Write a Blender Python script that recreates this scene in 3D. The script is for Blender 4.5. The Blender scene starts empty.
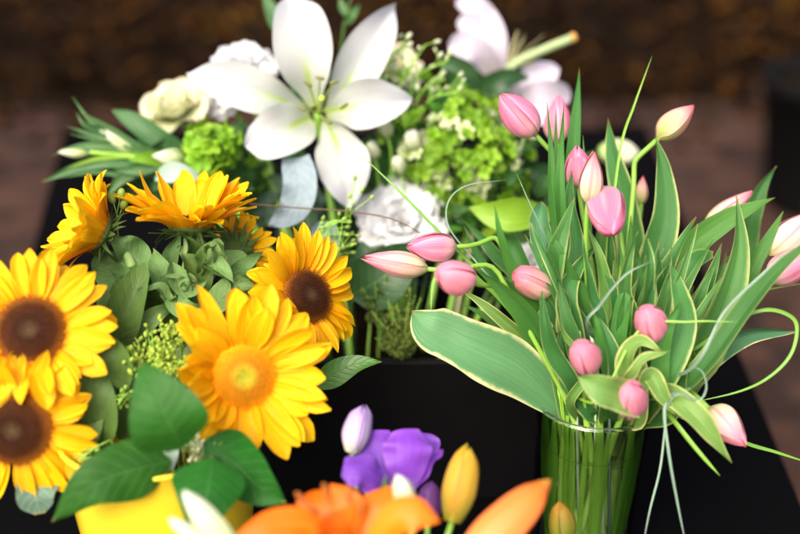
import bpy, math, random
from mathutils import Vector
random.seed(11)
sc = bpy.context.scene
COL = sc.collection
PI = math.pi
def V(*a): return Vector(a)
U = random.uniform

# ------------------------------------------------------------------ camera
FPX = 1111.1
PITCH = math.radians(25)
CAM = V(0, 0, 1.55)
FW = V(0, math.cos(PITCH), -math.sin(PITCH))
UP = V(0, math.sin(PITCH), math.cos(PITCH))
RT = V(1, 0, 0)
cd = bpy.data.cameras.new('camera')
cam = bpy.data.objects.new('camera', cd)
COL.objects.link(cam)
cam.location = CAM
cam.rotation_euler = (PI/2 - PITCH, 0, 0)
cd.lens = 50; cd.sensor_width = 36; cd.sensor_fit = 'HORIZONTAL'
cd.clip_end = 200; cd.clip_start = 0.02
cd.dof.use_dof = True
cd.dof.focus_distance = 1.065
cd.dof.aperture_fstop = 1.85
cd.dof.aperture_blades = 0
sc.camera = cam

def P(px, py, d):
    "a point of the place: seen at photo pixel px,py, at depth d"
    return CAM + d*(FW + (px-400)/FPX*RT - (py-267)/FPX*UP)
def PP(*pts): return [P(*p) for p in pts]
def G(px, py, z):
    r = FW + (px-400)/FPX*RT - (py-267)/FPX*UP
    return CAM + r*((z-CAM.z)/r.z)
def D(x, y, z):
    "direction: right, up, towards the viewer"
    return (RT*x + UP*y - FW*z).normalized()

# ------------------------------------------------------------------ mesh helpers
class MB:
    def __init__(s): s.v=[]; s.f=[]; s.uv=[]
    def grid(s, fn, nv, nu, closed=False):
        b=len(s.v); row=nu+1
        for i in range(nv+1):
            for j in range(nu+1):
                s.v.append(fn(i/nv, j/nu))
        for i in range(nv):
            for j in range(nu):
                q=(b+i*row+j, b+i*row+j+1, b+(i+1)*row+j+1, b+(i+1)*row+j)
                s.f.append(q)
                s.uv.append([(j/nu,i/nv),((j+1)/nu,i/nv),((j+1)/nu,(i+1)/nv),(j/nu,(i+1)/nv)])
    def tube(s, pts, rad, n=8, cap=True):
        m=len(pts); b=len(s.v)
        N=None
        for i,p in enumerate(pts):
            T=(pts[min(i+1,m-1)]-pts[max(i-1,0)])
            T = T.normalized() if T.length>1e-9 else V(0,0,1)
            if N is None:
                N = T.orthogonal().normalized()
            else:
                N = (N - T*N.dot(T))
                N = N.normalized() if N.length>1e-6 else T.orthogonal().normalized()
            B=T.cross(N)
            r = rad[i] if hasattr(rad,'__len__') else rad
            for k in range(n):
                a=2*PI*k/n
                s.v.append(p+(N*math.cos(a)+B*math.sin(a))*r)
        for i in range(m-1):
            for k in range(n):
                k2=(k+1)%n
                s.f.append((b+i*n+k,b+i*n+k2,b+(i+1)*n+k2,b+(i+1)*n+k))
                u0=k/n;u1=(k+1)/n
                s.uv.append([(u0,i/(m-1)),(u1,i/(m-1)),(u1,(i+1)/(m-1)),(u0,(i+1)/(m-1))])
        if cap:
            s.f.append(tuple(b+k for k in range(n))[::-1]); s.uv.append([(0.5,0)]*n)
            s.f.append(tuple(b+(m-1)*n+k for k in range(n))); s.uv.append([(0.5,1)]*n)
    def ball(s, c, r, nu=8, nv=6, ax=None, stretch=1.0):
        A = (ax or V(0,0,1)).normalized(); E=A.orthogonal().normalized(); B=A.cross(E)
        def fn(v,u):
            t=PI*v; a=2*PI*u
            return c + r*(E*math.cos(a)*math.sin(t)+B*math.sin(a)*math.sin(t)-A*math.cos(t)*stretch)
        s.grid(fn,nv,nu)
    def lathe(s, c, prof, n=48):
        "prof: list of (radius, z)"
        m=len(prof)-1
        def fn(v,u):
            r,z=prof[round(v*m)]
            a=2*PI*u
            return c+V(r*math.cos(a),r*math.sin(a),z)
        s.grid(fn,m,n)
    def box(s, c, hx, hy, hz):
        b=len(s.v)
        for x in(-1,1):
            for y in(-1,1):
                for z in(-1,1): s.v.append(c+V(x*hx,y*hy,z*hz))
        for q in((0,1,3,2),(4,6,7,5),(0,4,5,1),(2,3,7,6),(0,2,6,4),(1,5,7,3)):
            s.f.append(tuple(b+i for i in q)); s.uv.append([(0,0),(1,0),(1,1),(0,1)])
    def build(s, name, mat, parent=None, merge=False, smooth=True, loc=None):
        me=bpy.data.meshes.new(name)
        off = Vector(parent['_w']) if parent is not None and '_w' in parent else (loc or V(0,0,0))
        me.from_pydata([tuple(p-off) for p in s.v],[],s.f)
        uvl=me.uv_layers.new(name='UVMap')
        flat=[]
        for u in s.uv:
            for a in u: flat+= [a[0],a[1]]
        uvl.data.foreach_set('uv',flat)
        if smooth: me.polygons.foreach_set('use_smooth',[True]*len(me.polygons))
        me.materials.append(mat)
        if merge:
            import bmesh
            bm=bmesh.new(); bm.from_mesh(me); bmesh.ops.remove_doubles(bm,verts=bm.verts,dist=1e-6)
            bmesh.ops.recalc_face_normals(bm,faces=bm.faces)
            bm.to_mesh(me); bm.free()
        o=bpy.data.objects.new(name,me)
        COL.objects.link(o)
        if parent is not None:
            o.parent=parent; o['_w']=tuple(off)
        elif loc is not None: o.location=loc
        return o

def thing(name, label, cat, loc, group=None):
    o=bpy.data.objects.new(name,None); COL.objects.link(o)
    o.location=loc; o['_w']=tuple(loc); o.empty_display_size=.02
    o['label']=label; o['category']=cat
    if group: o['group']=group
    return o

def interp(lst, t):
    "smooth interpolation through equally spaced values (numbers or vectors)"
    n=len(lst)-1
    x=min(max(t,0),1)*n; i=min(int(x),n-1); f=x-i
    p1=lst[i]; p2=lst[i+1]
    p0=lst[i-1] if i>0 else p1*2-p2
    p3=lst[i+2] if i+2<=n else p2*2-p1
    return 0.5*((2*p1)+(p2-p0)*f+(2*p0-5*p1+4*p2-p3)*f*f+(3*p1-p0-3*p2+p3)*f*f*f)

PROF={
 'tulip':[.36,.62,.90,1,.94,.73,.40,.02],
 'strap':[.8,.95,1,1,.95,.8,.5,.04],
 'broad':[.32,.72,.95,1,.97,.85,.60,.03],
 'blunt':[.34,.76,1.02,1.02,.90,.86,.82,.50,.0],
 'ovate':[.06,.72,1,.98,.85,.64,.36,.0],
 'lily':[.20,.44,.76,.98,1,.84,.50,.02],
 'round':[.15,.7,.95,1,1,.97,.8,.25],
 'ray':[.45,.70,.90,1,1,.93,.72,.10],
 'sepal':[1,.95,.85,.7,.52,.34,.16,.01],
 'ruf':[.25,.55,.8,.95,1.02,1.02,.9,.55],
 'blade':[1,1,1,1,.95,.85,.6,.05],
}
def prof(name,t): return max(0.0,interp(PROF[name],t))

def leaf(mb, pts, w, pr='tulip', roll=(0,0), cup=.25, wave=0, wn=2, nv=20, nu=8, fold=0, ph=None):
    "a leaf or petal along a curve; roll turns its face away from the viewer (degrees), wave ripples its edges"
    ph = U(0,6) if ph is None else ph
    r0,r1=math.radians(roll[0]),math.radians(roll[1])
    if pts[0].length and False: pass
    def fn(v,u):
        s=u*2-1
        c=interp(pts,v)
        e=.01
        T=(interp(pts,min(v+e,1))-interp(pts,max(v-e,0))).normalized()
        N0=(CAM-c).normalized(); N0=N0-T*N0.dot(T)
        N0=N0.normalized() if N0.length>1e-5 else T.orthogonal().normalized()
        S0=T.cross(N0)
        a=r0+(r1-r0)*v
        S=S0*math.cos(a)+N0*math.sin(a); N=N0*math.cos(a)-S0*math.sin(a)
        ww=w*prof(pr,v)
        off=cup*ww*s*s + fold*ww*abs(s)
        off+= wave*w*abs(s)**1.5*math.sin(2*PI*wn*v+ph+(1.3 if s>0 else 0))*min(1,v*3)
        return c+S*ww*s+N*off
    mb.grid(fn,nv,nu)

def petal(mb, O, A, az, r0, L, W, th0, th1, pr='ray', cup=.2, ruffle=0, rn=3, nv=10, nu=6, tw=0, E=None, ph=None):
    A=A.normalized(); E1=(E or A.orthogonal()).normalized(); E1=(E1-A*E1.dot(A)).normalized(); E2=A.cross(E1)
    rad=E1*math.cos(az)+E2*math.sin(az); S0=A.cross(rad)
    n=nv*2; path=[O+rad*r0]; th=[]
    for i in range(n+1):
        t=math.radians(th0+(th1-th0)*i/n); th.append(t)
        if i<n: path.append(path[-1]+(rad*math.cos(t)+A*math.sin(t))*(L/n))
    ph=U(0,6) if ph is None else ph
    def fn(v,u):
        s=u*2-1; i=min(int(round(v*n)),n)
        t=th[i]; c=path[i]
        N=-rad*math.sin(t)+A*math.cos(t)
        a=math.radians(tw)*v
        S=S0*math.cos(a)+N*math.sin(a); N2=N*math.cos(a)-S0*math.sin(a)
        w=W*prof(pr,v)
        off=cup*w*s*s + ruffle*W*v*v*(math.sin(rn*PI*s+ph)*.6+math.sin(rn*2.3*s+ph*2)*.4)
        return c+S*w*s+N2*off
    mb.grid(fn,nv,nu)

def bez(p0,p1,p2,p3,n=10):
    o=[]
    for i in range(n+1):
        t=i/n; k=1-t
        o.append(p0*(k**3)+p1*(3*k*k*t)+p2*(3*k*t*t)+p3*(t**3))
    return o
def curve(pts,n): return [interp(pts,i/n) for i in range(n+1)]

# ------------------------------------------------------------------ materials
class NT:
    def __init__(s,name):
        s.m=bpy.data.materials.new(name); s.m.use_nodes=True
        s.t=s.m.node_tree; s.t.nodes.clear()
        s.out=s.n('ShaderNodeOutputMaterial')
    def n(s,tp,**kw):
        o=s.t.nodes.new(tp)
        for k,v in kw.items(): setattr(o,k,v)
        return o
    def l(s,a,b): s.t.links.new(a,b)
    def put(s,sock,val):
        if hasattr(val,'is_output') or hasattr(val,'links'): s.l(val,sock)
        else: sock.default_value=val
    def math(s,op,a,b=0.0,c=None,clamp=False):
        o=s.n('ShaderNodeMath',operation=op); o.use_clamp=clamp
        s.put(o.inputs[0],a); s.put(o.inputs[1],b)
        if c is not None: s.put(o.inputs[2],c)
        return o.outputs[0]
    def ramp(s,f,stops,interp='LINEAR'):
        o=s.n('ShaderNodeValToRGB'); cr=o.color_ramp; cr.interpolation=interp
        while len(cr.elements)>len(stops): cr.elements.remove(cr.elements[-1])
        while len(cr.elements)<len(stops): cr.elements.new(1)
        for e,(p,c) in zip(cr.elements,stops):
            e.position=p; e.color=(c[0],c[1],c[2],1) if hasattr(c,'__len__') else (c,c,c,1)
        s.put(o.inputs[0],f); return o.outputs[0]
    def mix(s,f,a,b,mode='MIX'):
        o=s.n('ShaderNodeMix',data_type='RGBA',blend_type=mode)
        s.put(o.inputs[0],f)
        for i,x in ((6,a),(7,b)):
            if isinstance(x,tuple): x=(x[0],x[1],x[2],1)
            s.put(o.inputs[i],x)
        return o.outputs[2]
    def noise(s,vec,scale,detail=3,rough=.5):
        o=s.n('ShaderNodeTexNoise'); o.inputs['Scale'].default_value=scale
        o.inputs['Detail'].default_value=detail; o.inputs['Roughness'].default_value=rough
        if vec is not None: s.l(vec,o.inputs['Vector'])
        return o.outputs['Fac']
    def uv(s):
        o=s.n('ShaderNodeUVMap'); x=s.n('ShaderNodeSeparateXYZ'); s.l(o.outputs[0],x.inputs[0])
        return x.outputs[0],x.outputs[1]
    def comb(s,x,y,z):
        o=s.n('ShaderNodeCombineXYZ')
        for i,q in enumerate((x,y,z)): s.put(o.inputs[i],q)
        return o.outputs[0]
    def objrand(s): return s.n('ShaderNodeObjectInfo').outputs['Random']
    def pos(s): return s.n('ShaderNodeNewGeometry').outputs['Position']
    def bump(s,h,st,dist=.001):
        o=s.n('ShaderNodeBump'); o.inputs['Strength'].default_value=st; o.inputs['Distance'].default_value=dist
        s.l(h,o.inputs['Height']); return o.outputs[0]
    def finish(s,col,rough=.5,spec=.4,normal=None,trans=0,tcol=None,**kw):
        p=s.n('ShaderNodeBsdfPrincipled')
        if isinstance(col,tuple): col=(col[0],col[1],col[2],1)
        s.put(p.inputs['Base Color'],col); s.put(p.inputs['Roughness'],rough)
        p.inputs['Specular IOR Level'].default_value=spec
        for k,v in kw.items(): p.inputs[k].default_value=v
        if normal is not None: s.l(normal,p.inputs['Normal'])
        sh=p.outputs[0]
        if trans:
            t=s.n('ShaderNodeBsdfTranslucent')
            s.put(t.inputs[0], tcol if tcol is not None else col)
            if normal is not None: s.l(normal,t.inputs['Normal'])
            mx=s.n('ShaderNodeMixShader'); mx.inputs[0].default_value=trans
            s.l(sh,mx.inputs[1]); s.l(t.outputs[0],mx.inputs[2]); sh=mx.outputs[0]
        s.l(sh,s.out.inputs[0])
        return s.m

def petal_mat(name, stops, mid=None, edge=None, streak=.2, rough=.5, trans=.3, bump=.35, freq=9, vary=.2, spec=.35):
    t=NT(name); u,v=t.uv(); r=t.objrand()
    s=t.math('ABSOLUTE',t.math('MULTIPLY_ADD',u,2,-1))
    col=t.ramp(v,stops)
    n=t.noise(t.comb(t.math('MULTIPLY',u,freq),t.math('MULTIPLY',v,1.2),t.math('MULTIPLY',r,57)),1.0,3,.6)
    if edge:
        f=t.math('MULTIPLY',t.math('POWER',s,2.5),edge[1])
        col=t.mix(f,col,edge[0])
    if mid:
        mc,mw,v0,v1,amt=mid
        a=t.ramp(s,[(0,1),(mw,0)],'EASE'); b=t.ramp(v,[(max(v0-.02,0),1),(v0,1),(v1,0)],'EASE')
        f=t.math('MULTIPLY',t.math('MULTIPLY',a,b),amt)
        col=t.mix(f,col,mc)
    k=t.math('MULTIPLY_ADD',t.math('SUBTRACT',n,.5),streak*2,1)
    k=t.math('MULTIPLY',k,t.math('MULTIPLY_ADD',r,vary,1-vary*.7))
    hsv=t.n('ShaderNodeHueSaturation'); t.l(col,hsv.inputs['Color']); t.l(k,hsv.inputs['Value'])
    t.l(t.math('MULTIPLY_ADD',t.math('FRACT',t.math('MULTIPLY',r,7.3)),.016,.492),hsv.inputs['Hue'])
    rib=t.math('SINE',t.math('MULTIPLY_ADD',n,5,t.math('MULTIPLY',u,freq*5.5)))
    return t.finish(hsv.outputs[0],rough,spec,t.bump(t.math('MULTIPLY_ADD',rib,.16,n),bump,.0012),trans)

def leaf_mat(name, base, dark, margin=None, veins='parallel', rough=.45, trans=.22, vein_col=None, spec=.45, vary=.5, mw=.8, tcol=None, bump=.4):
    t=NT(name); u,v=t.uv(); r=t.objrand()
    s=t.math('ABSOLUTE',t.math('MULTIPLY_ADD',u,2,-1))
    big=t.noise(t.comb(t.math('MULTIPLY',u,2.5),t.math('MULTIPLY',v,4),t.math('MULTIPLY',r,91)),1.0,4,.6)
    fine=t.noise(t.comb(t.math('MULTIPLY',u,26),t.math('MULTIPLY',v,1.6),t.math('MULTIPLY',r,33)),1.0,2,.5)
    f=t.math('ADD',t.math('MULTIPLY',big,.9),t.math('MULTIPLY_ADD',r,.5,-.2),clamp=True)
    col=t.mix(f,dark,base)
    h=fine
    if veins=='parallel':
        k=t.math('MULTIPLY_ADD',t.math('SUBTRACT',fine,.5),.55,1)
    else:
        w=t.math('SINE',t.math('MULTIPLY',t.math('SUBTRACT',v,t.math('MULTIPLY',s,.22)),55))
        w=t.math('POWER',t.math('MULTIPLY_ADD',w,.5,.5),8)
        m=t.ramp(s,[(0,1),(.05,0)],'EASE')
        vf=t.math('MAXIMUM',t.math('MULTIPLY',w,.35),m)
        col=t.mix(t.math('MULTIPLY',vf,.55),col,vein_col or tuple(min(1,c*2.0+.03) for c in base))
        h=t.math('SUBTRACT',t.math('MULTIPLY',big,.5),vf)
        k=t.math('MULTIPLY_ADD',t.math('SUBTRACT',big,.5),.4,1)
    hsv=t.n('ShaderNodeHueSaturation'); t.l(col,hsv.inputs['Color']); t.l(k,hsv.inputs['Value'])
    t.l(t.math('MULTIPLY_ADD',t.math('FRACT',t.math('MULTIPLY',r,5.7)),.04*vary,.5-.02*vary),hsv.inputs['Hue'])
    col=hsv.outputs[0]
    if margin:
        edge_n=t.noise(t.comb(t.math('MULTIPLY',u,1.5),t.math('MULTIPLY',v,7),t.math('MULTIPLY',r,17)),1.0,4,.65)
        wob=t.math('ADD',t.math('MULTIPLY_ADD',t.math('SUBTRACT',edge_n,.5),.34,s),t.math('MULTIPLY_ADD',r,.12,-.07))
        mf=t.ramp(wob,[(mw-.10,0),(mw+.08,1)],'EASE')
        mf=t.math('MULTIPLY',t.math('MULTIPLY',mf,t.math('MULTIPLY_ADD',edge_n,1.0,.35),clamp=True),t.ramp(t.math('FRACT',t.math('MULTIPLY',r,3.7)),[(.1,.35),(.6,1)]))
        col=t.mix(mf,col,margin)
    if name in('tulip_leaf','tulip_leaf_plain','tulip_leaf_light'): col=t.mix(t.ramp(v,[(.0,.85),(.22,.0)],'EASE'),col,(.40,.64,.16))
    spot=t.noise(t.comb(t.math('MULTIPLY',u,9),t.math('MULTIPLY',v,22),t.math('MULTIPLY',r,71)),1.0,3,.6)
    col=t.mix(t.ramp(spot,[(.68,0),(.78,.35)]),col,(.20,.17,.05))
    tipf=t.ramp(t.math('MULTIPLY_ADD',t.math('SUBTRACT',big,.5),.06,v),[(.955,0),(.995,.7)])
    col=t.mix(tipf,col,(.30,.24,.08))
    tc=col
    if tcol: tc=t.mix(.6,col,tcol)
    return t.finish(col,rough,spec,t.bump(h,bump,.0015),trans,tc)

def plain(name,col,rough=.5,spec=.4,nscale=60,amt=.3,bump=.2,trans=0,**kw):
    t=NT(name); n=t.noise(t.pos(),nscale,4,.6); r=t.objrand()
    k=t.math('MULTIPLY',t.math('MULTIPLY_ADD',t.math('SUBTRACT',n,.5),amt*2,1),t.math('MULTIPLY_ADD',r,.3,.85))
    hsv=t.n('ShaderNodeHueSaturation'); hsv.inputs['Color'].default_value=(*col,1); t.l(k,hsv.inputs['Value'])
    return t.finish(hsv.outputs[0],rough,spec,t.bump(n,bump,.001),trans,**kw)

M={}
M['sun']=petal_mat('sunflower_petal',[(0,(.90,.37,.002)),(.25,(.94,.50,.003)),(1,(.95,.58,.006))],streak=.22,rough=.55,trans=.34,bump=.5,freq=7,spec=.2)
M['tulip']=petal_mat('pink_tulip_petal',[(0,(.62,.62,.30)),(.16,(.86,.50,.50)),(.4,(.88,.26,.42)),(1,(.88,.19,.34))],edge=((.93,.56,.68),.65),streak=.34,rough=.46,spec=.25,trans=.28,freq=13,mid=((.93,.62,.62),.3,.5,.9,.4))
M['tulip_round']=petal_mat('coral_tulip_petal',[(0,(.80,.60,.42)),(.16,(.88,.52,.50)),(.4,(.92,.36,.46)),(1,(.93,.30,.42))],edge=((.94,.50,.60),.4),streak=.25,rough=.5,spec=.22,trans=.3,freq=13)
M['tulip_pale']=petal_mat('pale_tulip_petal',[(0,(.42,.55,.18)),(.2,(.78,.70,.42)),(.55,(.90,.54,.52)),(1,(.88,.17,.30))],edge=((.90,.62,.55),.5),streak=.2,rough=.4,trans=.28,freq=10,mid=((.84,.22,.30),.28,.55,.98,.6))
M['tulip_green']=petal_mat('green_tulip_bud',[(0,(.26,.42,.08)),(.3,(.48,.52,.20)),(.65,(.74,.45,.34)),(1,(.78,.12,.18))],edge=((.80,.30,.34),.7),streak=.2,rough=.4,trans=.22)
M['lily']=petal_mat('white_lily_petal',[(0,(.55,.68,.28)),(.12,(.55,.59,.52)),(1,(.56,.57,.62))],mid=((.40,.60,.04),.26,.16,.50,.95),streak=.12,rough=.5,trans=.25,bump=.35,freq=5,vary=.05)
M['white']=petal_mat('white_petal',[(0,(.58,.66,.36)),(.3,(.77,.79,.77)),(1,(.79,.80,.83))],streak=.08,rough=.55,trans=.25,vary=.08)
M['lilac_white']=petal_mat('lilac_white_petal',[(0,(.66,.6,.55)),(.3,(.62,.56,.64)),(1,(.66,.61,.72))],streak=.1,rough=.55,trans=.25,vary=.1)
M['cream']=petal_mat('cream_rose_petal',[(0,(.46,.58,.18)),(.5,(.70,.74,.42)),(.94,(.80,.80,.56)),(1,(.70,.56,.42))],streak=.12,rough=.55,trans=.22,vary=.15)
M['purple']=petal_mat('purple_lisianthus_petal',[(0,(.42,.32,.52)),(.25,(.18,.045,.46)),(1,(.23,.06,.54))],edge=((.38,.16,.70),.4),streak=.36,rough=.5,trans=.3,freq=12)
M['lilac']=petal_mat('lilac_bud_petal',[(0,(.62,.68,.45)),(.3,(.68,.60,.74)),(1,(.42,.30,.62))],streak=.3,rough=.5,trans=.25,freq=9,edge=((.24,.13,.42),.75))
M['darkpurple']=petal_mat('dark_purple_petal',[(0,(.30,.26,.30)),(.3,(.15,.05,.22)),(1,(.10,.03,.17))],streak=.2,rough=.5,trans=.2)
M['orange']=petal_mat('orange_lily_petal',[(0,(.84,.24,.01)),(.6,(.92,.19,.006)),(1,(.90,.17,.008))],streak=.14,rough=.42,trans=.3,bump=.3,mid=((.95,.33,.03),.2,.2,1,.4))
M['orangebud']=petal_mat('orange_lily_bud',[(0,(.74,.34,.08)),(.5,(.88,.27,.05)),(.9,(.86,.20,.02)),(1,(.55,.33,.05))],streak=.14,rough=.42,trans=.2,edge=((.85,.35,.12),.3))
M['yellowbud']=petal_mat('yellow_lily_bud',[(0,(.34,.40,.04)),(.4,(.70,.44,.05)),(.85,(.72,.40,.03)),(1,(.42,.42,.03))],streak=.18,rough=.42,trans=.2,edge=((.62,.24,.03),.6),mid=((.62,.52,.06),.4,.6,1,.5))
M['orangegreen']=petal_mat('green_orange_bud',[(0,(.12,.20,.015)),(.5,(.22,.20,.018)),(1,(.36,.17,.015))],streak=.3,rough=.5,trans=.15)
M['palebud']=petal_mat('pale_green_bud',[(0,(.32,.48,.14)),(.4,(.58,.68,.36)),(1,(.80,.82,.66))],streak=.15,rough=.5,trans=.2)
M['lime']=petal_mat('lime_floret',[(0,(.17,.36,.015)),(.5,(.23,.47,.02)),(1,(.32,.56,.05))],streak=.15,rough=.5,trans=.35,vary=.45)
M['limepale']=petal_mat('pale_floret',[(0,(.40,.56,.12)),(.5,(.66,.76,.38)),(1,(.76,.82,.56))],streak=.12,rough=.5,trans=.3)
CREAM=(.52,.57,.21)
M['tleaf']=leaf_mat('tulip_leaf',(.085,.26,.058),(.028,.125,.034),margin=CREAM,rough=.5,spec=.28,trans=.32,tcol=(.24,.46,.03),mw=.86)
M['tleaf_plain']=leaf_mat('tulip_leaf_plain',(.095,.28,.05),(.033,.145,.03),rough=.5,spec=.28,trans=.32,tcol=(.26,.48,.03))
M['tleaf_big']=leaf_mat('tulip_leaf_broad',(.115,.29,.115),(.05,.175,.07),margin=(.76,.72,.36),rough=.48,trans=.18,mw=.945,spec=.3)
M['sheath']=leaf_mat('tulip_sheath',(.42,.76,.10),(.26,.58,.06),rough=.5,spec=.25,trans=.35)
M['tleaf_light']=leaf_mat('tulip_leaf_light',(.22,.40,.08),(.12,.28,.06),margin=(.66,.66,.25),rough=.45,trans=.3,mw=.84)
M['salal']=leaf_mat('salal_leaf',(.024,.125,.012),(.010,.070,.008),veins='pinnate',rough=.45,trans=.15,spec=.16,vein_col=(.06,.19,.04))
M['salal_bright']=leaf_mat('salal_leaf_bright',(.06,.24,.02),(.03,.14,.015),veins='pinnate',rough=.35,trans=.2,vein_col=(.14,.34,.07))
M['sleaf']=leaf_mat('sunflower_leaf',(.16,.30,.09),(.08,.17,.045),veins='pinnate',rough=.65,trans=.15,spec=.25,vein_col=(.24,.32,.15))
M['olive']=leaf_mat('olive_leaf',(.10,.19,.035),(.045,.10,.018),veins='pinnate',rough=.55,trans=.15,spec=.3,vein_col=(.13,.18,.06))
M['dark']=leaf_mat('dark_leaf',(.030,.095,.025),(.012,.045,.014),veins='pinnate',rough=.45,trans=.15)
M['mid']=leaf_mat('mid_leaf',(.075,.19,.05),(.035,.11,.03),veins='pinnate',rough=.5,trans=.2)
M['limeleaf']=leaf_mat('lime_leaf',(.28,.50,.04),(.20,.40,.02),rough=.45,trans=.3)
M['grey']=leaf_mat('grey_blue_leaf',(.30,.38,.40),(.19,.26,.30),veins='pinnate',rough=.75,trans=.1,spec=.2,vein_col=(.42,.5,.5))
M['mint']=leaf_mat('mint_leaf',(.48,.62,.52),(.36,.52,.42),rough=.7,trans=.15,spec=.2)
M['euc']=leaf_mat('eucalyptus_leaf',(.13,.22,.15),(.07,.13,.09),veins='pinnate',rough=.6,trans=.12,spec=.25)
M['sepal']=leaf_mat('sepal',(.13,.22,.055),(.07,.13,.03),rough=.65,trans=.15,spec=.2)
t=NT('tulip_stem'); u,v=t.uv(); n=t.noise(t.pos(),60,3,.6)
M['tstem']=t.finish(t.mix(t.math('MULTIPLY_ADD',n,.5,-.1,clamp=True),t.ramp(v,[(0,(.22,.44,.06)),(.58,(.26,.50,.06)),(.74,(.50,.82,.12)),(1,(.64,.86,.24))]),(.20,.42,.05)),.4,.4,t.bump(n,.2,.001),.15)
M['stem']=plain('green_stem',(.24,.47,.06),.45,.4,40,.25)
M['stem_pale']=plain('pale_hairy_stem',(.34,.44,.22),.7,.2,120,.25,.4)
M['hairy_stem']=plain('hairy_green_stem',(.22,.34,.12),.75,.2,160,.3,.5)
M['stem_dark']=plain('dark_stem',(.06,.13,.03),.5,.3)
M['twig']=plain('brown_twig',(.13,.085,.045),.6,.3)
M['bark']=plain('brown_green_twig',(.13,.17,.04),.5,.3)
M['grass']=plain('grass_blade',(.13,.29,.035),.4,.4,30,.2)
M['grass_blue']=plain('blue_grass_blade',(.15,.24,.17),.4,.45,30,.2)
M['sheath_t']=plain('pale_grass_blade',(.42,.56,.34),.4,.4,30,.2)
M['grass_lime']=plain('lime_grass_blade',(.17,.34,.03),.4,.4,30,.2)
M['berry']=plain('green_seed',(.24,.36,.06),.5,.35,200,.25)
M['goldenrod']=plain('goldenrod_bud',(.34,.46,.06),.6,.25,200,.3,trans=.2)
M['moss']=plain('cedar_sprig',(.10,.14,.025),.6,.25,200,.4,trans=.15)
M['pistil']=plain('pistil',(.34,.50,.07),.4,.4,100,.15)
M['anther']=plain('anther',(.16,.17,.06),.7,.2,300,.3)
M['rust']=plain('rust_anther',(.36,.11,.02),.7,.2,300,.3)
M['bristle']=plain('pale_bristle',(.52,.50,.26),.6,.2)
M['cutend']=plain('cut_stem_end',(.45,.24,.07),.7,.2,300,.35)
M['yellow_vase']=plain('yellow_glaze',(.95,.70,.035),.20,.5,18,.05,.05,**{'Coat Weight':.5,'Coat Roughness':.08})
M['black_box']=plain('black_lacquer',(.0055,.0055,.006),.38,.15,30,.3,.1)
M['black_pot']=plain('black_plastic',(.006,.006,.006),.7,.08,30,.3,.1)
M['soil']=plain('dark_soil',(.010,.006,.003),.95,.03,90,.5,.6)

def disc_mat(name, stops, freq=1.0):
    t=NT(name); u,v=t.uv(); n=t.noise(t.pos(),420,3,.6)
    c=t.ramp(v,stops); k=t.math('MULTIPLY_ADD',t.math('SUBTRACT',n,.5),1.1,1)
    hsv=t.n('ShaderNodeHueSaturation'); t.l(c,hsv.inputs['Color']); t.l(k,hsv.inputs['Value'])
    return t.finish(hsv.outputs[0],.8,.15,t.bump(n,.6,.001))
M['disc_brown']=disc_mat('brown_disc',[(0,(.085,.060,.028)),(.18,(.065,.032,.013)),(.34,(.036,.011,.004)),(.75,(.072,.021,.005)),(1,(.30,.10,.008))])
M['disc_gold']=disc_mat('gold_disc',[(0,(.34,.38,.03)),(.30,(.48,.36,.02)),(.5,(.50,.20,.007)),(.8,(.66,.27,.005)),(1,(.84,.37,.004))])

# glass and water
t=NT('clear_glass'); M['glass']=t.finish((.93,.98,.96),0.0,.5,**{'Transmission Weight':1.0,'IOR':1.47})
def thin_glass(name,tint,k):
    t=NT(name); fr=t.n('ShaderNodeFresnel'); fr.inputs['IOR'].default_value=1.5
    tr=t.n('ShaderNodeBsdfTransparent'); tr.inputs[0].default_value=(*tint,1)
    gl=t.n('ShaderNodeBsdfGlossy'); gl.inputs['Roughness'].default_value=.03
    mx=t.n('ShaderNodeMixShader'); t.l(t.math('MULTIPLY',fr.outputs[0],k),mx.inputs[0]); t.l(tr.outputs[0],mx.inputs[1]); t.l(gl.outputs[0],mx.inputs[2])
    t.l(mx.outputs[0],t.out.inputs[0]); return t.m
M['glass_wall']=thin_glass('thin_clear_glass',(.95,.985,.965),1.0)
M['water_top']=thin_glass('water_surface',(.93,.98,.94),.9)
t=NT('vase_water'); M['water']=t.finish((.93,.98,.93),0.0,.5,**{'Transmission Weight':1.0,'IOR':1.33})

# cloth
t=NT('black_cloth'); n=t.noise(t.pos(),7,4,.55); w=t.noise(t.pos(),900,1)
M['cloth']=t.finish((.0035,.0035,.004),1.0,.0,t.bump(t.math('ADD',t.math('MULTIPLY',n,6),t.math('MULTIPLY',w,.1)),.25,.004))
# paving
t=NT('brick_paving'); p=t.pos()
br=t.n('ShaderNodeTexBrick'); br.offset=.5
mp=t.n('ShaderNodeMapping'); mp.inputs['Rotation'].default_value=(0,0,.12); t.l(p,mp.inputs[0]); t.l(mp.outputs[0],br.inputs['Vector'])
br.inputs['Scale'].default_value=1; br.inputs['Brick Width'].default_value=.205; br.inputs['Row Height'].default_value=.10
br.inputs['Mortar Size'].default_value=.009; br.inputs['Mortar Smooth'].default_value=.3
br.inputs['Color1'].default_value=(.082,.040,.027,1); br.inputs['Color2'].default_value=(.026,.016,.0125,1); br.inputs['Mortar'].default_value=(.030,.026,.024,1)
n=t.noise(p,2.2,4,.6); n2=t.noise(p,45,4,.7)
k=t.math('MULTIPLY',t.math('MULTIPLY_ADD',n,1.0,.45),t.math('MULTIPLY_ADD',n2,.7,.65))
hsv=t.n('ShaderNodeHueSaturation'); t.l(br.outputs['Color'],hsv.inputs['Color']); t.l(k,hsv.inputs['Value'])
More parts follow.
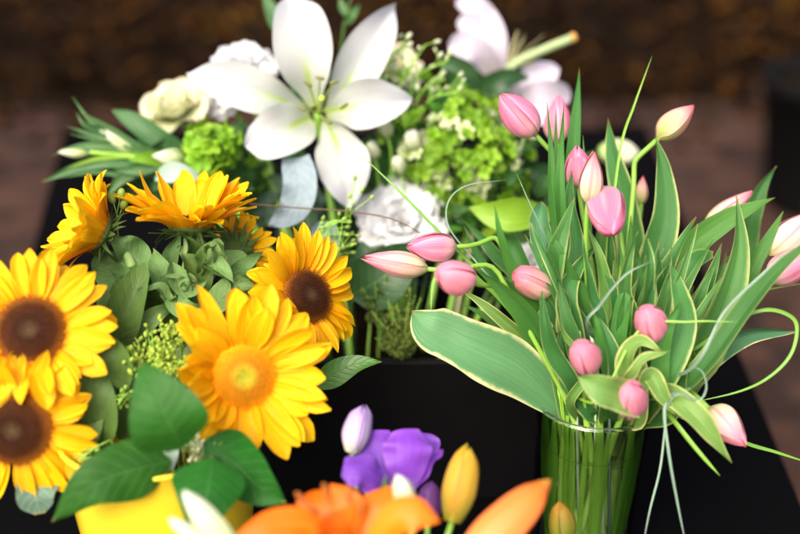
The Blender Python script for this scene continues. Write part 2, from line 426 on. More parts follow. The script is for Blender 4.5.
M['brick']=t.finish(hsv.outputs[0],.9,.06,t.bump(t.math('MULTIPLY_ADD',br.outputs['Fac'],-1,t.math('MULTIPLY',n2,.3)),.5,.006))
# leaf litter
t=NT('dead_leaves'); g=t.n('ShaderNodeNewGeometry'); ri=g.outputs['Random Per Island']
pn=t.noise(t.pos(),1.6,2,.5)
ri=t.math('ADD',t.math('MULTIPLY',ri,.55),t.math('MULTIPLY_ADD',pn,1.5,-.5),clamp=True)
c=t.ramp(ri,[(0,(.006,.003,.002)),(.45,(.016,.007,.003)),(.75,(.060,.024,.004)),(.93,(.15,.062,.007)),(1,(.04,.04,.008))])
M['litter']=t.finish(c,.9,.06,None,.1)

# ------------------------------------------------------------------ setting
def struct(o): o['kind']='structure'; return o
mb=MB(); mb.grid(lambda v,u: V(-40+80*u,-15+75*v,0),1,1)
struct(mb.build('ground',M['brick'],smooth=False))
# planting bed behind the paving: a low mound of soil with dead leaves on it
def bed_z(x,y):
    return .02+.10*min(1,max(0,(y-5.25)/.9))+.03*math.sin(x*2.3+y)+.03*math.sin(x*.9-y*1.7)
def bed_y0(x): return 5.15+.05*math.sin(x*1.3)
mb=MB()
def bedfn(v,u):
    x=-7+14*u; y=bed_y0(x)+5.5*v
    return V(x,y,(bed_z(x,y) if v>0 else .0)+ .02*math.sin(13*x+7*y))
mb.grid(bedfn,60,140)
struct(mb.build('soil_bed',M['soil']))
mb=MB()
for i in range(11000):
    x=U(-6,6); y=bed_y0(x)+ (U(0,1)**1.3)*5
    if i%12==0: y=bed_y0(x)-abs(random.gauss(0,.35))
    c=V(x,y,bed_z(x,y)+U(.01,.10)) if y>bed_y0(x) else V(x,y,U(.012,.03))
    a=U(0,6.28); L=U(.03,.075); w=L*U(.25,.5); t=U(-.7,.7)
    T=V(math.cos(a),math.sin(a),t).normalized(); S=T.cross(V(U(-.5,.5),U(-.5,.5),1)).normalized()
    b=len(mb.v); Nn=T.cross(S)*(L*.25)
    mb.v+= [c-T*L, c+S*w, c+T*L, c-S*w]; mb.v[b]+=Nn; mb.v[b+2]+=Nn
    mb.f.append((b,b+1,b+2,b+3)); mb.uv.append([(0,0)]*4)
o=mb.build('leaf_litter',M['litter']); o['kind']='stuff'

# a dark plant pot on the paving at the right
pc=G(820,205,0)
th=thing('plant_pot','big black plant pot standing on the brick paving behind the tulips','plant pot',pc)
mb=MB(); mb.lathe(pc,[(0,.004),(.20,.004),(.21,.02),(.255,.44),(.27,.445),(.27,.50),(.262,.505),(.25,.50),(.245,.45),(.24,.44),(0,.44)],48)
mb.build('pot_body',M['black_pot'],th)
mb=MB(); mb.lathe(pc,[(.238,.452),(.15,.462),(0,.466)],32); mb.build('soil',M['soil'],th)

# table with a black cloth
TZ=.75
c=[G(64,131,TZ),G(646,127,TZ),G(868,668,TZ),G(-78,668,TZ)]
tc=(c[0]+c[1]+c[2]+c[3])/4
th=thing('table','long table under a plain black cloth that carries all the flowers','table',V(tc.x,tc.y,0))
mb=MB()
def tabletop(v,u):
    p=(c[3]*(1-u)+c[2]*u)*(1-v)+(c[0]*(1-u)+c[1]*u)*v
    return p+V(0,0,.0008*math.sin(p.x*17+p.y*9))
mb.grid(tabletop,30,30)
mb.build('tablecloth',M['cloth'],th)
mb=MB()
peri=[]
for a,b in ((3,2),(2,1),(1,0),(0,3)):
    for i in range(40): peri.append(c[a]+(c[b]-c[a])*(i/40))
peri.append(peri[0])
def skirt(v,u):
    i=min(int(round(u*160)),160); p=peri[i]; o_=(p-tc); o_.z=0; o_.normalize()
    f=v**1.5
    rr=.004*math.sin(min(1,v*12)*PI/2)+f*(.02+.018*math.sin(i*1.1)+.01*math.sin(i*.37))
    q=p+o_*rr; q.z=TZ-.72*v-(.0 if v>0 else 0)
    if v==0: q.z=p.z+.0008*math.sin(p.x*17+p.y*9)
    return q
mb.grid(skirt,14,160)
mb.build('cloth_drop',M['cloth'],th)

# ------------------------------------------------------------------ vases
GV=P(595,399,1.1); GVR=.0605          # glass vase: rim centre and radius
def vr(z):                            # outer radius at height z above table
    h=(z-TZ)/(GV.z-TZ)
    return .047+.006*h+.0075*h**6
vb=V(GV.x,GV.y,TZ+.001)
th=thing('glass_vase','clear glass vase half filled with water holding the pink tulips','vase',vb,)
H=GV.z-TZ
rt=vr(GV.z)
mb=MB(); pr=[]
for i in range(15):
    z=.008+(H-.009)*i/14; pr.append((vr(TZ+z),z))
mb.lathe(vb,pr,72); mb.build('glass_body',M['glass_wall'],th,merge=True)
mb=MB(); pr=[]
for i in range(15):
    z=.013+(H-.0135)*i/14; pr.append((vr(TZ+z)-.0026,z))
mb.lathe(vb,pr,72); mb.build('inner_wall',M['glass_wall'],th,merge=True)
mb=MB(); mb.lathe(vb,[(rt-.0013+.0021*math.cos(a),H+.0008+.0021*math.sin(a)) for a in [2*PI*i/14 for i in range(15)]],96); mb.build('rim',M['glass'],th,merge=True)
mb=MB(); mb.lathe(vb,[(0,0),(.044,0),(.0465,.002),(.0472,.007),(.044,.0115),(0,.012)],72); mb.build('base',M['glass'],th,merge=True)
mb=MB(); WL=H*.78
mb.lathe(vb,[(vr(TZ+WL)-.003,WL+.0022),(vr(TZ+WL)-.0038,WL+.0006),(vr(TZ+WL)-.006,WL),(0,WL)],72); mb.build('water',M['water_top'],th,merge=True)

YV=P(158,424,1.0)
yb=V(YV.x,YV.y,TZ+.001); H2=YV.z-TZ
th=thing('ceramic_vase','glossy yellow ceramic vase holding the sunflowers','vase',yb)
mb=MB(); pr=[(0,0),(.058,0),(.062,.004)]
for i in range(1,13):
    t_=i/12; pr.append((.062+.028*t_**.85,H2*t_))
pr+= [(.0915,H2+.002),(.0905,H2+.0045),(.0875,H2+.004),(.0855,H2-.002)]
for i in range(11,0,-1):
    t_=i/12; pr.append((.057+.028*t_**.85,max(H2*t_,.01)))
pr.append((0,.01))
mb.lathe(yb,pr,72); mb.build('vase_body',M['yellow_vase'],th,merge=True)

BX=P(425,362,1.23); bz=(BX.z-TZ)
bb=V(BX.x-.02,BX.y+.10,TZ+.001)
th=thing('planter_box','low black box that holds the white lily arrangement','planter',bb)
mb=MB()
for sx,sy,hx,hy in((0,-.097,.15,.005),(0,.097,.15,.005),(-.145,0,.005,.0915),(.145,0,.005,.0915)):
    mb.box(bb+V(sx,sy,bz/2),hx,hy,bz/2)
mb.box(bb+V(0,0,.006),.1395,.0915,.004)
ob=mb.build('box_body',M['black_box'],th,smooth=False)
bv=ob.modifiers.new('bevel','BEVEL'); bv.width=.002; bv.segments=2
mb=MB(); mb.grid(lambda v,u: bb+V(-.139+.278*u,-.091+.182*v,bz-.035+.006*math.sin(u*20)*math.sin(v*17)),12,18); mb.build('soil',M['soil'],th)

# ------------------------------------------------------------------ tulips
RIM_IN=GVR*.78
def rim_pt(a,f=1): return GV+V(math.cos(a)*RIM_IN*f,math.sin(a)*RIM_IN*f,-.004)
def bottom_pt(a,f=.8): return V(GV.x-math.cos(a)*.038*f,GV.y-math.sin(a)*.038*f,TZ+.022+U(0,.02))
def ovoid(parent,base,tip,r,mat,npet=3,layers=((1.0,0.0,52),(0.885,60,62)),shape='tulip',flare=0,seed=0,name='petal'):
    A=(tip-base); L=A.length; A.normalize(); E1=A.orthogonal().normalized(); E2=A.cross(E1)
    rp={'tulip':[.18,.70,.93,1.0,.99,.90,.74,.48,.10],'slim':[.25,.72,.93,1,.96,.84,.64,.40,.06],'bud':[.45,.72,.9,1,1,.95,.84,.62,.12],'round':[.2,.74,.95,1.02,1,.93,.80,.58,.03]}[shape]
    tipw=.7 if shape=='round' else .28
    if shape=='round': layers=((1.0,0.0,54),(.90,60,64))
    rnd=random.Random(seed)
    if shape in('tulip','slim') and name=='petal' and npet==3 and mat in (M['tulip'],M['tulip_pale']): flare=flare+rnd.uniform(-.02,.14)
    base_a=rnd.uniform(0,120)
    for (k,off,half) in layers:
        for i in range(npet):
            a0=math.radians(base_a+off+i*360/npet+rnd.uniform(-5,5)); ln=1+rnd.uniform(-.05,.03); fl=flare+rnd.uniform(-.02,.06)
            tws=rnd.uniform(-.12,.12)
            mb=MB()
            def fn(v,u):
                s=u*2-1
                hw=math.radians(half)*(1.0 if v<.55 else max(tipw,1-((v-.55)/.45)**4*(1-tipw)))
                hw*=min(1,.55+v*3)
                a=a0+s*hw+tws*v
                rr=r*k*interp(rp,v)*(1+(.8 if shape=='round' else 1)*(.07*s*s+.05*s**8)*(1 if k>.95 else -.3)-(.06 if shape=='round' else .07)*math.exp(-(s*5)**2)*math.sin(PI*min(1,v*1.1)))
                rr+=r*fl*max(0,v-.7)*1.6
                z=L*ln*(v - .035*s*s*v)
                return base+A*z+(E1*math.cos(a)+E2*math.sin(a))*rr
            mb.grid(fn,14,10)
            mb.build(name,mat,parent)

TL=[]
def tulip(label,b,t_,rpx,mat,ang,shape='tulip',sr=.0029,pull=.05,rise=.09,flare=0,mid=None,stem='tstem'):
    i=len(TL)
    base=P(*b); tip=P(*t_); A=(tip-base).normalized()
    R0=rim_pt(math.radians(ang),U(.25,.8))-V(0,.016,0); fa=math.radians(10+160*((len(TL)*7)%18)/17); B0=V(GV.x+math.cos(fa)*.039,GV.y-math.sin(fa)*.037,TZ+.022+U(0,.02))
    th=thing('tulip',label,'tulip',B0,'pink tulips in the glass vase')
    ovoid(th,base-A*.001,tip,rpx*b[2]/FPX,M[mat],shape=shape,seed=i*7+3,flare=flare)
    dirin=(R0-B0).normalized()
    p1=base-A*pull
    pts=bez(base+A*.002,p1,R0+dirin*rise,R0,12)[:-1]+[R0+(B0-R0)*(j/6) for j in range(7)]
    if mid is not None:
        mp=P(*mid); pts=bez(base+A*.002,p1,mp+(mp-R0)*.3,mp,8)[:-1]+bez(mp,mp-(mp-R0)*.3,R0+dirin*.04,R0,6)[:-1]+[R0+(B0-R0)*(j/6) for j in range(7)]
    n=len(pts)
    mb=MB(); mb.tube(pts,[sr*(.85+.95*min(1,max(0,(GV.z+.03-pts[k].z)/.10))) for k in range(n)],10); mb.build('stem',M[stem],th)
    TL.append(th); return th

tulip('plump pink tulip leaning left, highest on the left of the vase, tip up',(535,134,1.12),(501,94,1.10),17,'tulip',150,mid=(556,200,1.12))
tulip('pink tulip half hidden behind three narrow upright leaf tips',(558,142,1.19),(558,95,1.18),13,'tulip',110,'slim')
tulip('deep pink upright tulip touching a pale greenish one at the middle top',(579,186,1.11),(577,146,1.09),13.5,'tulip',95)
tulip('pale pink and green upright tulip in front of a deep pink one',(588,202,1.03),(594,152,1.02),11.5,'tulip_pale',80,'slim')
tulip('pink tulip nodding towards the viewer below the pale greenish one',(603,193,1.05),(612,234,.99),18,'tulip',70,'round',flare=.05,mid=(622,270,1.06))
tulip('slim green and pink tulip bud standing alone on a bare stem, highest on the right',(659,138,1.13),(694,105,1.13),12.5,'tulip_green',40,'slim',mid=(632,205,1.13),sr=.0032)
tulip('pink tulip lying sideways just above a longer pale one',(455,247,1.08),(406,246,1.06),14,'tulip',190,mid=(510,262,1.1))
tulip('long pale pink tulip pointing furthest left out of the vase',(426,269,1.06),(362,257,1.05),13,'tulip_pale',200,'slim',mid=(505,285,1.08))
tulip('round pink tulip close below two sideways ones, seen end on',(470,282,1.00),(438,271,.97),16.5,'tulip_round',215,'round',mid=(515,305,1.04))
tulip('pale pink tulip with a whitish base beside the rounded leaf at the left',(548,291,1.06),(514,272,1.02),15,'tulip_pale',175,'round',mid=(552,330,1.08))
tulip('small round pink tulip facing the viewer at the right of the leaf cluster',(655,336,1.02),(645,308,.985),15.5,'tulip_round',10,'round')
tulip('small round pink tulip facing the viewer just above the cut leaf end',(590,368,1.0),(579,344,.965),15,'tulip_round',240,'round')
tulip('deep pink round tulip facing the viewer lowest, over the vase rim',(631,412,.985),(631,384,.945),15.5,'tulip_round',300,'round')
tulip('pink and yellowish tulip hanging down at the right of the vase',(710,410,1.02),(746,446,.99),16,'tulip_pale',330,'slim',mid=(668,392,1.06))
tulip('pale pink tulip tip showing behind a broad pointed leaf on the right',(706,226,1.15),(752,192,1.15),10,'tulip_pale',20,'slim',mid=(680,262,1.13))
tulip('pale pink tulip at the right edge, upper one of two',(768,254,1.10),(815,211,1.10),15,'tulip_pale',15,'slim',mid=(728,300,1.1))
tulip('pink tulip at the right edge, lower one of two',(768,279,1.06),(818,249,1.05),16,'tulip',5,'tulip',mid=(715,318,1.08))
tulip('tiny brownish pink tulip bud between leaves under the slim green bud',(641,204,1.2),(643,176,1.2),6.5,'tulip_green',60,'slim')

def tleaf(k,pts,wpx,mat='tleaf',pr='tulip',roll=(0,0),cup=.15,wave=None,wn=None,nu=12,nv=34,inside=True,**kw):
    kw.setdefault('fold',U(.1,.45)); wave=U(.12,.30) if wave is None else wave; wn=U(1.2,2.6) if wn is None else wn
    d=sum(p[2] for p in pts)/len(pts)
    L=PP(*pts)
    if inside:
        a=math.radians(kw.pop('ang',U(0,360)))
        dx=max(-1,min(1,(pts[0][0]-595)/55)); r0=GV+V(dx*.036,U(-.5,.3)*.04 if pts[0][2]>1.05 else -.03,-.012)
        L=[r0-V(dx*.01,0,.05),r0]+L if (L[0]-r0).length>.012 else [r0-V(0,0,.05)]+L
    mb=MB(); leaf(mb,L,wpx*d/FPX,pr,roll,cup,wave,wn,nv,nu,**kw)
    return mb.build('leaf',M[mat],TL[k])

# broad leaf at the left
o=tleaf(9,[(563,412,1.085),(520,372,1.06),(482,352,1.05),(450,337,1.05),(428,327,1.05),(412,312,1.06)],28,'tleaf_big','blunt',(10,-16),.2,.10,1.6,fold=.12,nu=14,nv=36,inside=False)
o['label']='broad blue-green tulip leaf with a cream edge'
tleaf(9,[(562,388,1.09),(547,348,1.065),(544,318,1.06),(548,299,1.065)],14,'tleaf_big',roll=(-10,15))
tleaf(3,[(574,340,1.05),(566,300,1.04),(576,270,1.05),(598,242,1.07)],12,roll=(20,-20),fold=.4)
tleaf(2,[(614,320,1.13),(609,275,1.13),(606,220,1.13)],15,'tleaf_plain',roll=(0,10))
tleaf(5,[(632,300,1.15),(631,245,1.15),(622,190,1.15),(612,150,1.15),(608,117,1.15)],15,roll=(-15,20))
tleaf(5,[(640,310,1.12),(653,262,1.12),(665,215,1.12),(663,172,1.12),(655,136,1.12)],17,roll=(15,-25),mat='tleaf')
tleaf(5,[(668,350,1.06),(668,312,1.06),(671,250,1.07)],12,roll=(0,25),fold=.5)
tleaf(1,[(567,230,1.14),(572,160,1.14),(576,110,1.14),(579,68,1.14)],8,'tleaf_plain',roll=(0,-15),fold=.3)
tleaf(1,[(560,265,1.09),(553,195,1.08),(551,150,1.08),(547,102,1.08)],5,'tleaf_plain',fold=.6,roll=(20,0))
tleaf(1,[(563,255,1.09),(560,195,1.07),(561,150,1.07),(564,105,1.07)],5.5,'tleaf_plain',fold=.6,roll=(-20,0))
tleaf(1,[(558,200,1.1),(556,150,1.1),(556,107,1.1)],3.5,'tleaf_plain')
tleaf(1,[(588,230,1.12),(585,180,1.11),(583,135,1.11)],4,'tleaf_plain')
tleaf(0,[(566,290,1.12),(546,250,1.12),(540,220,1.12),(542,202,1.13)],13,'tleaf_big','broad',roll=(0,10),cup=.5)
tleaf(0,[(552,305,1.05),(554,262,1.04),(563,230,1.04),(574,198,1.05)],12,roll=(25,-15))
tleaf(0,[(576,290,1.08),(577,240,1.08),(571,200,1.08),(571,170,1.09)],9,roll=(25,25))
tleaf(8,[(562,378,1.08),(532,322,1.04),(503,290,1.015),(474,266,1.0)],14,'tleaf_plain',roll=(10,30))
tleaf(8,[(558,352,1.09),(518,282,1.04),(501,236,1.01),(494,202,1.0)],6.5,'tleaf_plain',roll=(-20,20))
tleaf(7,[(545,320,1.1),(522,262,1.1),(510,238,1.1),(501,229,1.08)],11,roll=(0,60),pr='round')
tleaf(6,[(535,300,1.13),(495,253,1.13),(478,234,1.13),(459,216,1.13)],7,roll=(0,30))
tleaf(6,[(530,310,1.13),(489,272,1.12),(475,250,1.12),(464,226,1.12)],6,roll=(30,0))
tleaf(8,[(545,360,1.08),(505,322,1.07),(480,302,1.07),(455,286,1.07)],7,'tleaf_light',roll=(-10,20))
tleaf(8,[(545,365,1.1),(508,336,1.1),(485,316,1.1),(460,303,1.1)],6,'tleaf_plain',roll=(20,0))
# right side
tleaf(14,[(660,310,1.12),(690,250,1.12),(725,221,1.11),(750,208,1.11),(775,198,1.11)],13,'tleaf_plain',roll=(-10,15))
tleaf(14,[(690,372,1.06),(712,335,1.06),(730,290,1.06),(739,245,1.06),(736,195,1.06)],18,roll=(10,-30),cup=.2,wave=.06)
tleaf(14,[(735,270,1.18),(752,215,1.18),(762,187,1.18),(777,166,1.18)],10,roll=(20,-20),fold=.4)
tleaf(15,[(725,330,1.10),(752,268,1.09),(770,236,1.09),(783,211,1.09)],9,'tleaf_plain',roll=(0,-10))
tleaf(15,[(700,372,1.02),(750,304,1.01),(782,266,1.0),(822,232,.99)],11.5,'tleaf',roll=(30,20))
tleaf(10,[(672,330,1.09),(684,285,1.08),(697,263,1.08),(713,254,1.06)],13,roll=(0,50),pr='round')
o=tleaf(16,[(662,398,1.08),(698,356,1.07),(745,334,1.07),(798,331,1.07)],18,'tleaf_big',roll=(-15,-35),cup=.6,fold=.3,wave=.05)
tleaf(10,[(655,392,1.03),(676,350,1.02),(684,318,1.02),(677,285,1.02),(670,262,1.03)],15,'tleaf',roll=(15,-15))
tleaf(12,[(640,404,.97),(618,394,.955),(600,388,.95),(578,376,.955)],17,'tleaf_light','strap',roll=(-5,15),cup=.1,inside=False)
tleaf(11,[(630,392,1.02),(626,360,1.0),(640,342,.99),(662,350,.98)],12,'tleaf_light',roll=(0,30),inside=True)
tleaf(11,[(618,395,1.02),(632,374,.98),(646,358,.97),(674,350,.97)],6,'tleaf_light',roll=(20,40),inside=False)
tleaf(13,[(640,398,1.0),(650,376,.99),(662,395,.985),(676,416,.99)],9,'tleaf_light',roll=(10,0),inside=False)
tleaf(13,[(645,395,1.05),(668,394,1.0),(692,412,.98),(712,436,.975),(731,463,.98)],12,'tleaf_light',roll=(0,20),inside=False,fold=.3)
tleaf(4,[(614,370,1.04),(622,315,1.03),(625,285,1.03),(619,238,1.04)],9,'tleaf_plain',roll=(0,20))
tleaf(11,[(600,380,1.08),(590,330,1.08),(584,280,1.08)],12,roll=(10,-10))
tleaf(11,[(576,410,1.08),(564,360,1.07),(556,310,1.07),(561,268,1.07)],11,roll=(0,20))
tleaf(10,[(640,380,1.1),(632,325,1.1),(640,280,1.1),(646,255,1.1)],12,'tleaf_plain',roll=(-20,20))
tleaf(10,[(632,395,1.08),(640,350,1.06),(634,315,1.05),(629,290,1.05)],10,'tleaf',roll=(-20,20))
tleaf(12,[(622,400,1.04),(606,360,1.02),(598,330,1.01),(590,306,1.01)],9,'tleaf_plain',roll=(15,-20))
tleaf(12,[(570,402,1.04),(590,368,1.02),(566,338,1.01),(560,322,1.0)],5,'tleaf_light',roll=(15,-20))
for k,(x0,y0,x1,y1,w) in enumerate([(600,330,590,250,13),(620,330,645,235,13),(580,330,560,245,12),(640,350,690,285,13),(605,300,600,215,11),(650,330,676,230,10),(560,350,528,285,12),(625,340,655,280,12),(590,360,575,300,10),(660,360,705,300,12),(610,360,618,300,11),(655,385,690,340,10)]):
    d=1.13+.03*(k%3)
    tleaf(k%18,[(x0,y0,d),((x0+x1)/2+U(-6,6),(y0+y1)/2,d),(x1,y1,d)],w,'tleaf' if k%2 else 'tleaf_plain',roll=(U(-30,30),U(-30,30)))
for k in range(54):
    x=U(548,706); y=U(262,372); d=U(1.0,1.15); dx=(x-622)*U(.2,.5); b=U(-9,9)
    tleaf((k*5)%18,[(x-dx*.9-b,y+46,d+.01),(x-dx*.3+b,y+14,d),(x+dx*.3+b*.6,y-18,d-.01),(x+dx-b*1.2,y-U(42,70),d)],U(6.5,12),('tleaf','tleaf_plain','tleaf','tleaf_light','tleaf')[k%5],roll=(U(-60,60),U(-60,60)))
for k in range(20):
    x=U(590,705); y=U(285,385); d=U(1.03,1.1); dx=(x-625)*.25
    tleaf((k*7)%18,[(x-dx*.9,y+38,d+.01),(x-dx*.2,y+12,d),(x+dx*.4,y-14,d-.01),(x+dx+U(-6,6),y-U(34,52),d)],U(7,11),('tleaf','tleaf_plain','tleaf_light','tleaf')[k%4],roll=(U(-35,35),U(-35,35)))
# leaf sheaths and stem ends standing in the water
for k in range(16):
    a=random.choice((U(-.5,.5),U(2.6,3.7),U(1,2.2),U(3.9,5.6),U(3.9,5.6))); p0=rim_pt(a,1.05); p1=bottom_pt(a+PI+U(-.3,.3),1.05)
    mb=MB(); leaf(mb,[p0+V(0,0,U(-.004,.012)),p0*.6+p1*.4,p1],U(.0028,.0058),'tulip',(U(-30,30),U(-30,30)),.3,.05,1,12,5); mb.build('leaf',M['sheath'],TL[(k*5)%18])

# ------------------------------------------------------------------ bear grass
GN=[0]
def blade(label,pts,wpx,mat,inside=True,cat='grass blade',name='grass_blade',group='grass blades among the tulips'):
    d=sum(p[2] for p in pts)/len(pts); L=PP(*pts); wpx*=.8
    if inside:
        a=U(0,6.28); r0=rim_pt(a,U(.3,1)); L=[bottom_pt(a,1),r0]+L
    C=curve(L,10*len(L)); n=len(C)
    mb=MB(); leaf(mb,L,wpx*d/FPX*(.78 if mat=='grass_blue' else 1.05),'blade',(U(-35,35),U(-35,35)),0,0,1,10*len(L),2,fold=.55)
    o=mb.build(name,M[mat],None,loc=C[0]); o['label']=label; o['category']=cat
    if group: o['group']=group
blade('green grass blade rising highest, straight up out of the tulips',[(603,270,1.1),(620,150,1.12),(634,105,1.13),(652,56,1.13)],1.7,'grass_lime')
blade('thin whitish grass blade crossing the rounded leaf on the left',[(565,290,1.08),(546,238,1.06),(530,204,1.05),(516,172,1.05)],1.3,'grass_blue')
blade('long green grass blade pointing up to the white lily',[(520,310,1.1),(470,262,1.1),(440,233,1.1),(398,190,1.1),(357,151,1.11)],2.0,'grass')
blade('grey looped grass blade in front of the lime green florets',[(520,310,1.08),(470,255,1.1),(448,225,1.1),(449,200,1.1),(468,185,1.1),(506,180,1.1)],1.3,'grass_blue')
blade('grass blade bent in a wide loop over the right hand leaf tip',[(690,352,1.05),(730,323,1.03),(765,310,1.02),(790,316,1.02),(797,330,1.02),(790,356,1.02),(768,378,1.02),(738,392,1.02),(690,403,1.03)],2.3,'grass')
blade('flat grey-blue grass blade lying along the large right leaf',[(690,370,1.0),(725,312,.99),(765,272,.98),(808,232,.98)],3.0,'grass_blue')
blade('green grass blade running right from the hanging tulip',[(690,420,1.05),(745,443,1.05),(775,452,1.05),(812,464,1.05)],2.4,'grass')
blade('pale grey-blue grass blade hanging down beside the vase, right one of two',[(690,388,1.0),(672,394,.99),(664,410,.985),(669,455,.98),(677,500,.98),(687,550,.98)],2.3,'grass_blue',inside=False)
blade('thinner grey grass blade hanging down beside the vase, left one of two',[(684,392,1.01),(668,400,1.0),(665,430,1.0),(660,470,.995),(650,510,.99),(642,550,.99)],1.7,'grass_blue',inside=False)
blade('small curl of grey grass above the hanging tulip',[(664,412,.99),(677,394,.98),(698,400,.98),(706,388,.98),(702,372,.98),(690,366,.98)],1.8,'grass_blue',inside=False)
blade('thin dark grass blade reaching the right edge at mid height',[(680,340,1.12),(735,298,1.12),(775,288,1.12),(812,282,1.12)],1.1,'grass')
blade('thick bright green cut grass stalk hanging right of the vase',[(650,392,1.03),(675,423,1.0),(697,450,.99),(720,476,.985)],2.8,'grass_lime',inside=False)
blade('grey-blue grass blade slanting through the middle of the tulip leaves',[(588,330,1.02),(600,305,1.0),(625,275,.99),(650,262,.99)],2.6,'grass_blue')
blade('thin grass blade slanting under the sideways pink tulips',[(545,350,1.1),(500,300,1.1),(470,270,1.1),(438,252,1.1)],1.1,'grass')
blade('dull green grass blade crossing below the small round tulips',[(600,400,1.0),(640,330,1.0),(690,322,.99),(738,322,.98)],1.8,'grass_lime')
blade('short curved leaf-like grass tip hanging above the broad left leaf',[(500,300,1.08),(455,270,1.06),(437,276,1.06),(432,290,1.06),(431,312,1.06)],2.6,'grass')
for k,(a,m) in enumerate([(250,'sheath_t'),(262,'grass_lime'),(274,'grass_blue'),(285,'grass_lime'),(300,'grass'),(235,'sheath_t'),(318,'grass_lime'),(225,'grass_lime'),(270,'sheath_t')]):
    a=math.radians(a); p0=GV+V(math.cos(a)*.05,math.sin(a)*.05,-.002); b=math.radians(U(200,340)); p1=V(GV.x+math.cos(b)*.04,GV.y+math.sin(b)*.04,TZ+.02)
    C=bez(p0+V(U(-.02,.02),.02,.09),p0+V(0,0,.04),p0*.5+p1*.5,p1,16)
    mb=MB(); mb.tube(C,.0017,6); o=mb.build('grass_blade',M[m],None,loc=p1)
    o['label']='narrow grass blade standing in the water of the glass vase'; o['category']='grass blade'; o['group']='grass blades inside the glass vase'

# ------------------------------------------------------------------ sunflowers
SF=[]
def vase_pt(v,r,a,dz=-.01): return v+V(math.cos(a)*r,math.sin(a)*r,dz)
def sunflower(label,c,axis,Rpx,dpx,disc,th=(8,-8),n=(20,17),dome=.32,stemr=.005,curls=(),seed=0,hair=True,gap=(),stemdir=None):
    rnd=random.Random(seed); O=P(*c); A=D(*axis); k=c[2]/FPX; R=Rpx*k; rd=dpx*k
    E1=(RT-A*A.dot(RT)).normalized(); E2=A.cross(E1)
    foot=vase_pt(YV,.045,rnd.uniform(0,6.28),-H2+.03); rim=vase_pt(YV,.06,math.atan2(O.y-YV.y,O.x-YV.x),-.005)
    t=thing('sunflower',label,'sunflower',foot,'sunflowers in the yellow vase')
    # disc: a dome covered with tiny florets in spirals
    mb=MB()
    def dz(q): return rd*dome*(1-q*q)-rd*.12*math.exp(-(q/.3)**2)
    mb.grid(lambda v,u: O+(E1*math.cos(2*PI*u)+E2*math.sin(2*PI*u))*(rd*v)+A*dz(v),12,36)
    N=620
    for i in range(N):
        q=math.sqrt((i+.5)/N)*1.03; a=i*2.39996
        p=O+(E1*math.cos(a)+E2*math.sin(a))*(rd*q)+A*(dz(min(q,1)))
        out=(A+(E1*math.cos(a)+E2*math.sin(a))*q*.55).normalized()
        h=rd*(.10+.07*q)*rnd.uniform(.6,1.3); w=rd*.030
        b=len(mb.v); e=out.orthogonal().normalized(); f=out.cross(e)
        mb.v+= [p+e*w-out*w,p+f*w-out*w,p-e*w-out*w,p-f*w-out*w,p+out*h]
        for j in range(4):
            mb.f.append((b+j,b+(j+1)%4,b+4)); mb.uv.append([(0,q),(0,q),(0,min(1,q+.05))])
    mb.build('disc',M[disc],t)
    for li,cnt in enumerate(n):
        for i in range(cnt):
            az=2*PI*(i+.5*li)/cnt+rnd.uniform(-.13,.13)
            if rnd.random()<.04: continue
            L=(R-rd*.85)*(1+rnd.uniform(-.20,.10))*(1 if li==0 else .90)
            W=min(L*.20,R*.118)*rnd.uniform(.75,1.2)
            t0=th[0]+(8 if li==1 else 0)+rnd.uniform(-11,11); t1=th[1]+rnd.uniform(-24,20)
            if rnd.random()<.2: t1+=rnd.choice((-45,-30,40,55))
            for (ca,cw,a0,a1,sc_) in curls:
                da=(math.degrees(az)-ca+180)%360-180
                if abs(da)<cw: t0,t1=a0+rnd.uniform(-9,9),a1+rnd.uniform(-15,15); L*=sc_
            mb=MB(); petal(mb,O-A*(.002+.0015*li),A,az,rd*.84,L,W,t0,t1,'ray',rnd.uniform(-.1,.6),rnd.uniform(.03,.22),2,11,8,tw=rnd.uniform(-40,40),E=E1,ph=rnd.uniform(0,6))
            mb.build('petal',M['sun'],t)
    for i in range(22):
        az=2*PI*i/22+rnd.uniform(-.1,.1)
        mb=MB(); petal(mb,O-A*(.007+.003*(i%2)),A,az,rd*.55,rd*rnd.uniform(.85,1.25),rd*.17,rnd.uniform(-15,5),rnd.uniform(-70,30),'sepal',.4,.1,2,7,4,tw=rnd.uniform(-20,20),E=E1,ph=1)
        mb.build('sepal',M['sepal'],t)
    mb=MB()
    cp=[(.0,-.55),(.22,-.55),(.3,-.47),(.52,-.38),(.78,-.22),(.9,-.06),(.88,.0)]
    mb.grid(lambda v,u:(lambda q: O+(E1*math.cos(2*PI*u)+E2*math.sin(2*PI*u))*(rd*q[0])+A*(rd*q[1]-.001))(cp[round(v*6)]),6,24)
    mb.build('calyx',M['sepal'],t)
    s0=O-A*rd*.5
    pts=bez(s0,s0-A*(.05),rim+V(0,0,.05),rim,10)[:-1]+[rim+(foot-rim)*(j/4) for j in range(5)]
    mb=MB(); mb.tube(pts,stemr,10); mb.build('stem',M['hairy_stem'],t)
    SF.append(t); return t
sunflower('large sunflower with a dark brown disc at the left edge, upper one of two',(30,331,.955),(.12,.25,1),87,35,'disc_brown',(14,-6),(25,22),seed=1)
sunflower('sunflower with a dark brown disc cut off by the left edge, lower one of two',(14,428,.945),(.05,-.12,1),84,37,'disc_brown',(4,-22),(25,22),seed=2)
sunflower('sunflower with a golden disc and green middle, nearest the orange lily',(243,376,.965),(.28,.02,1),97,32,'disc_gold',(26,4),(26,24),dome=.45,seed=3,curls=((195,50,40,50,.78),))
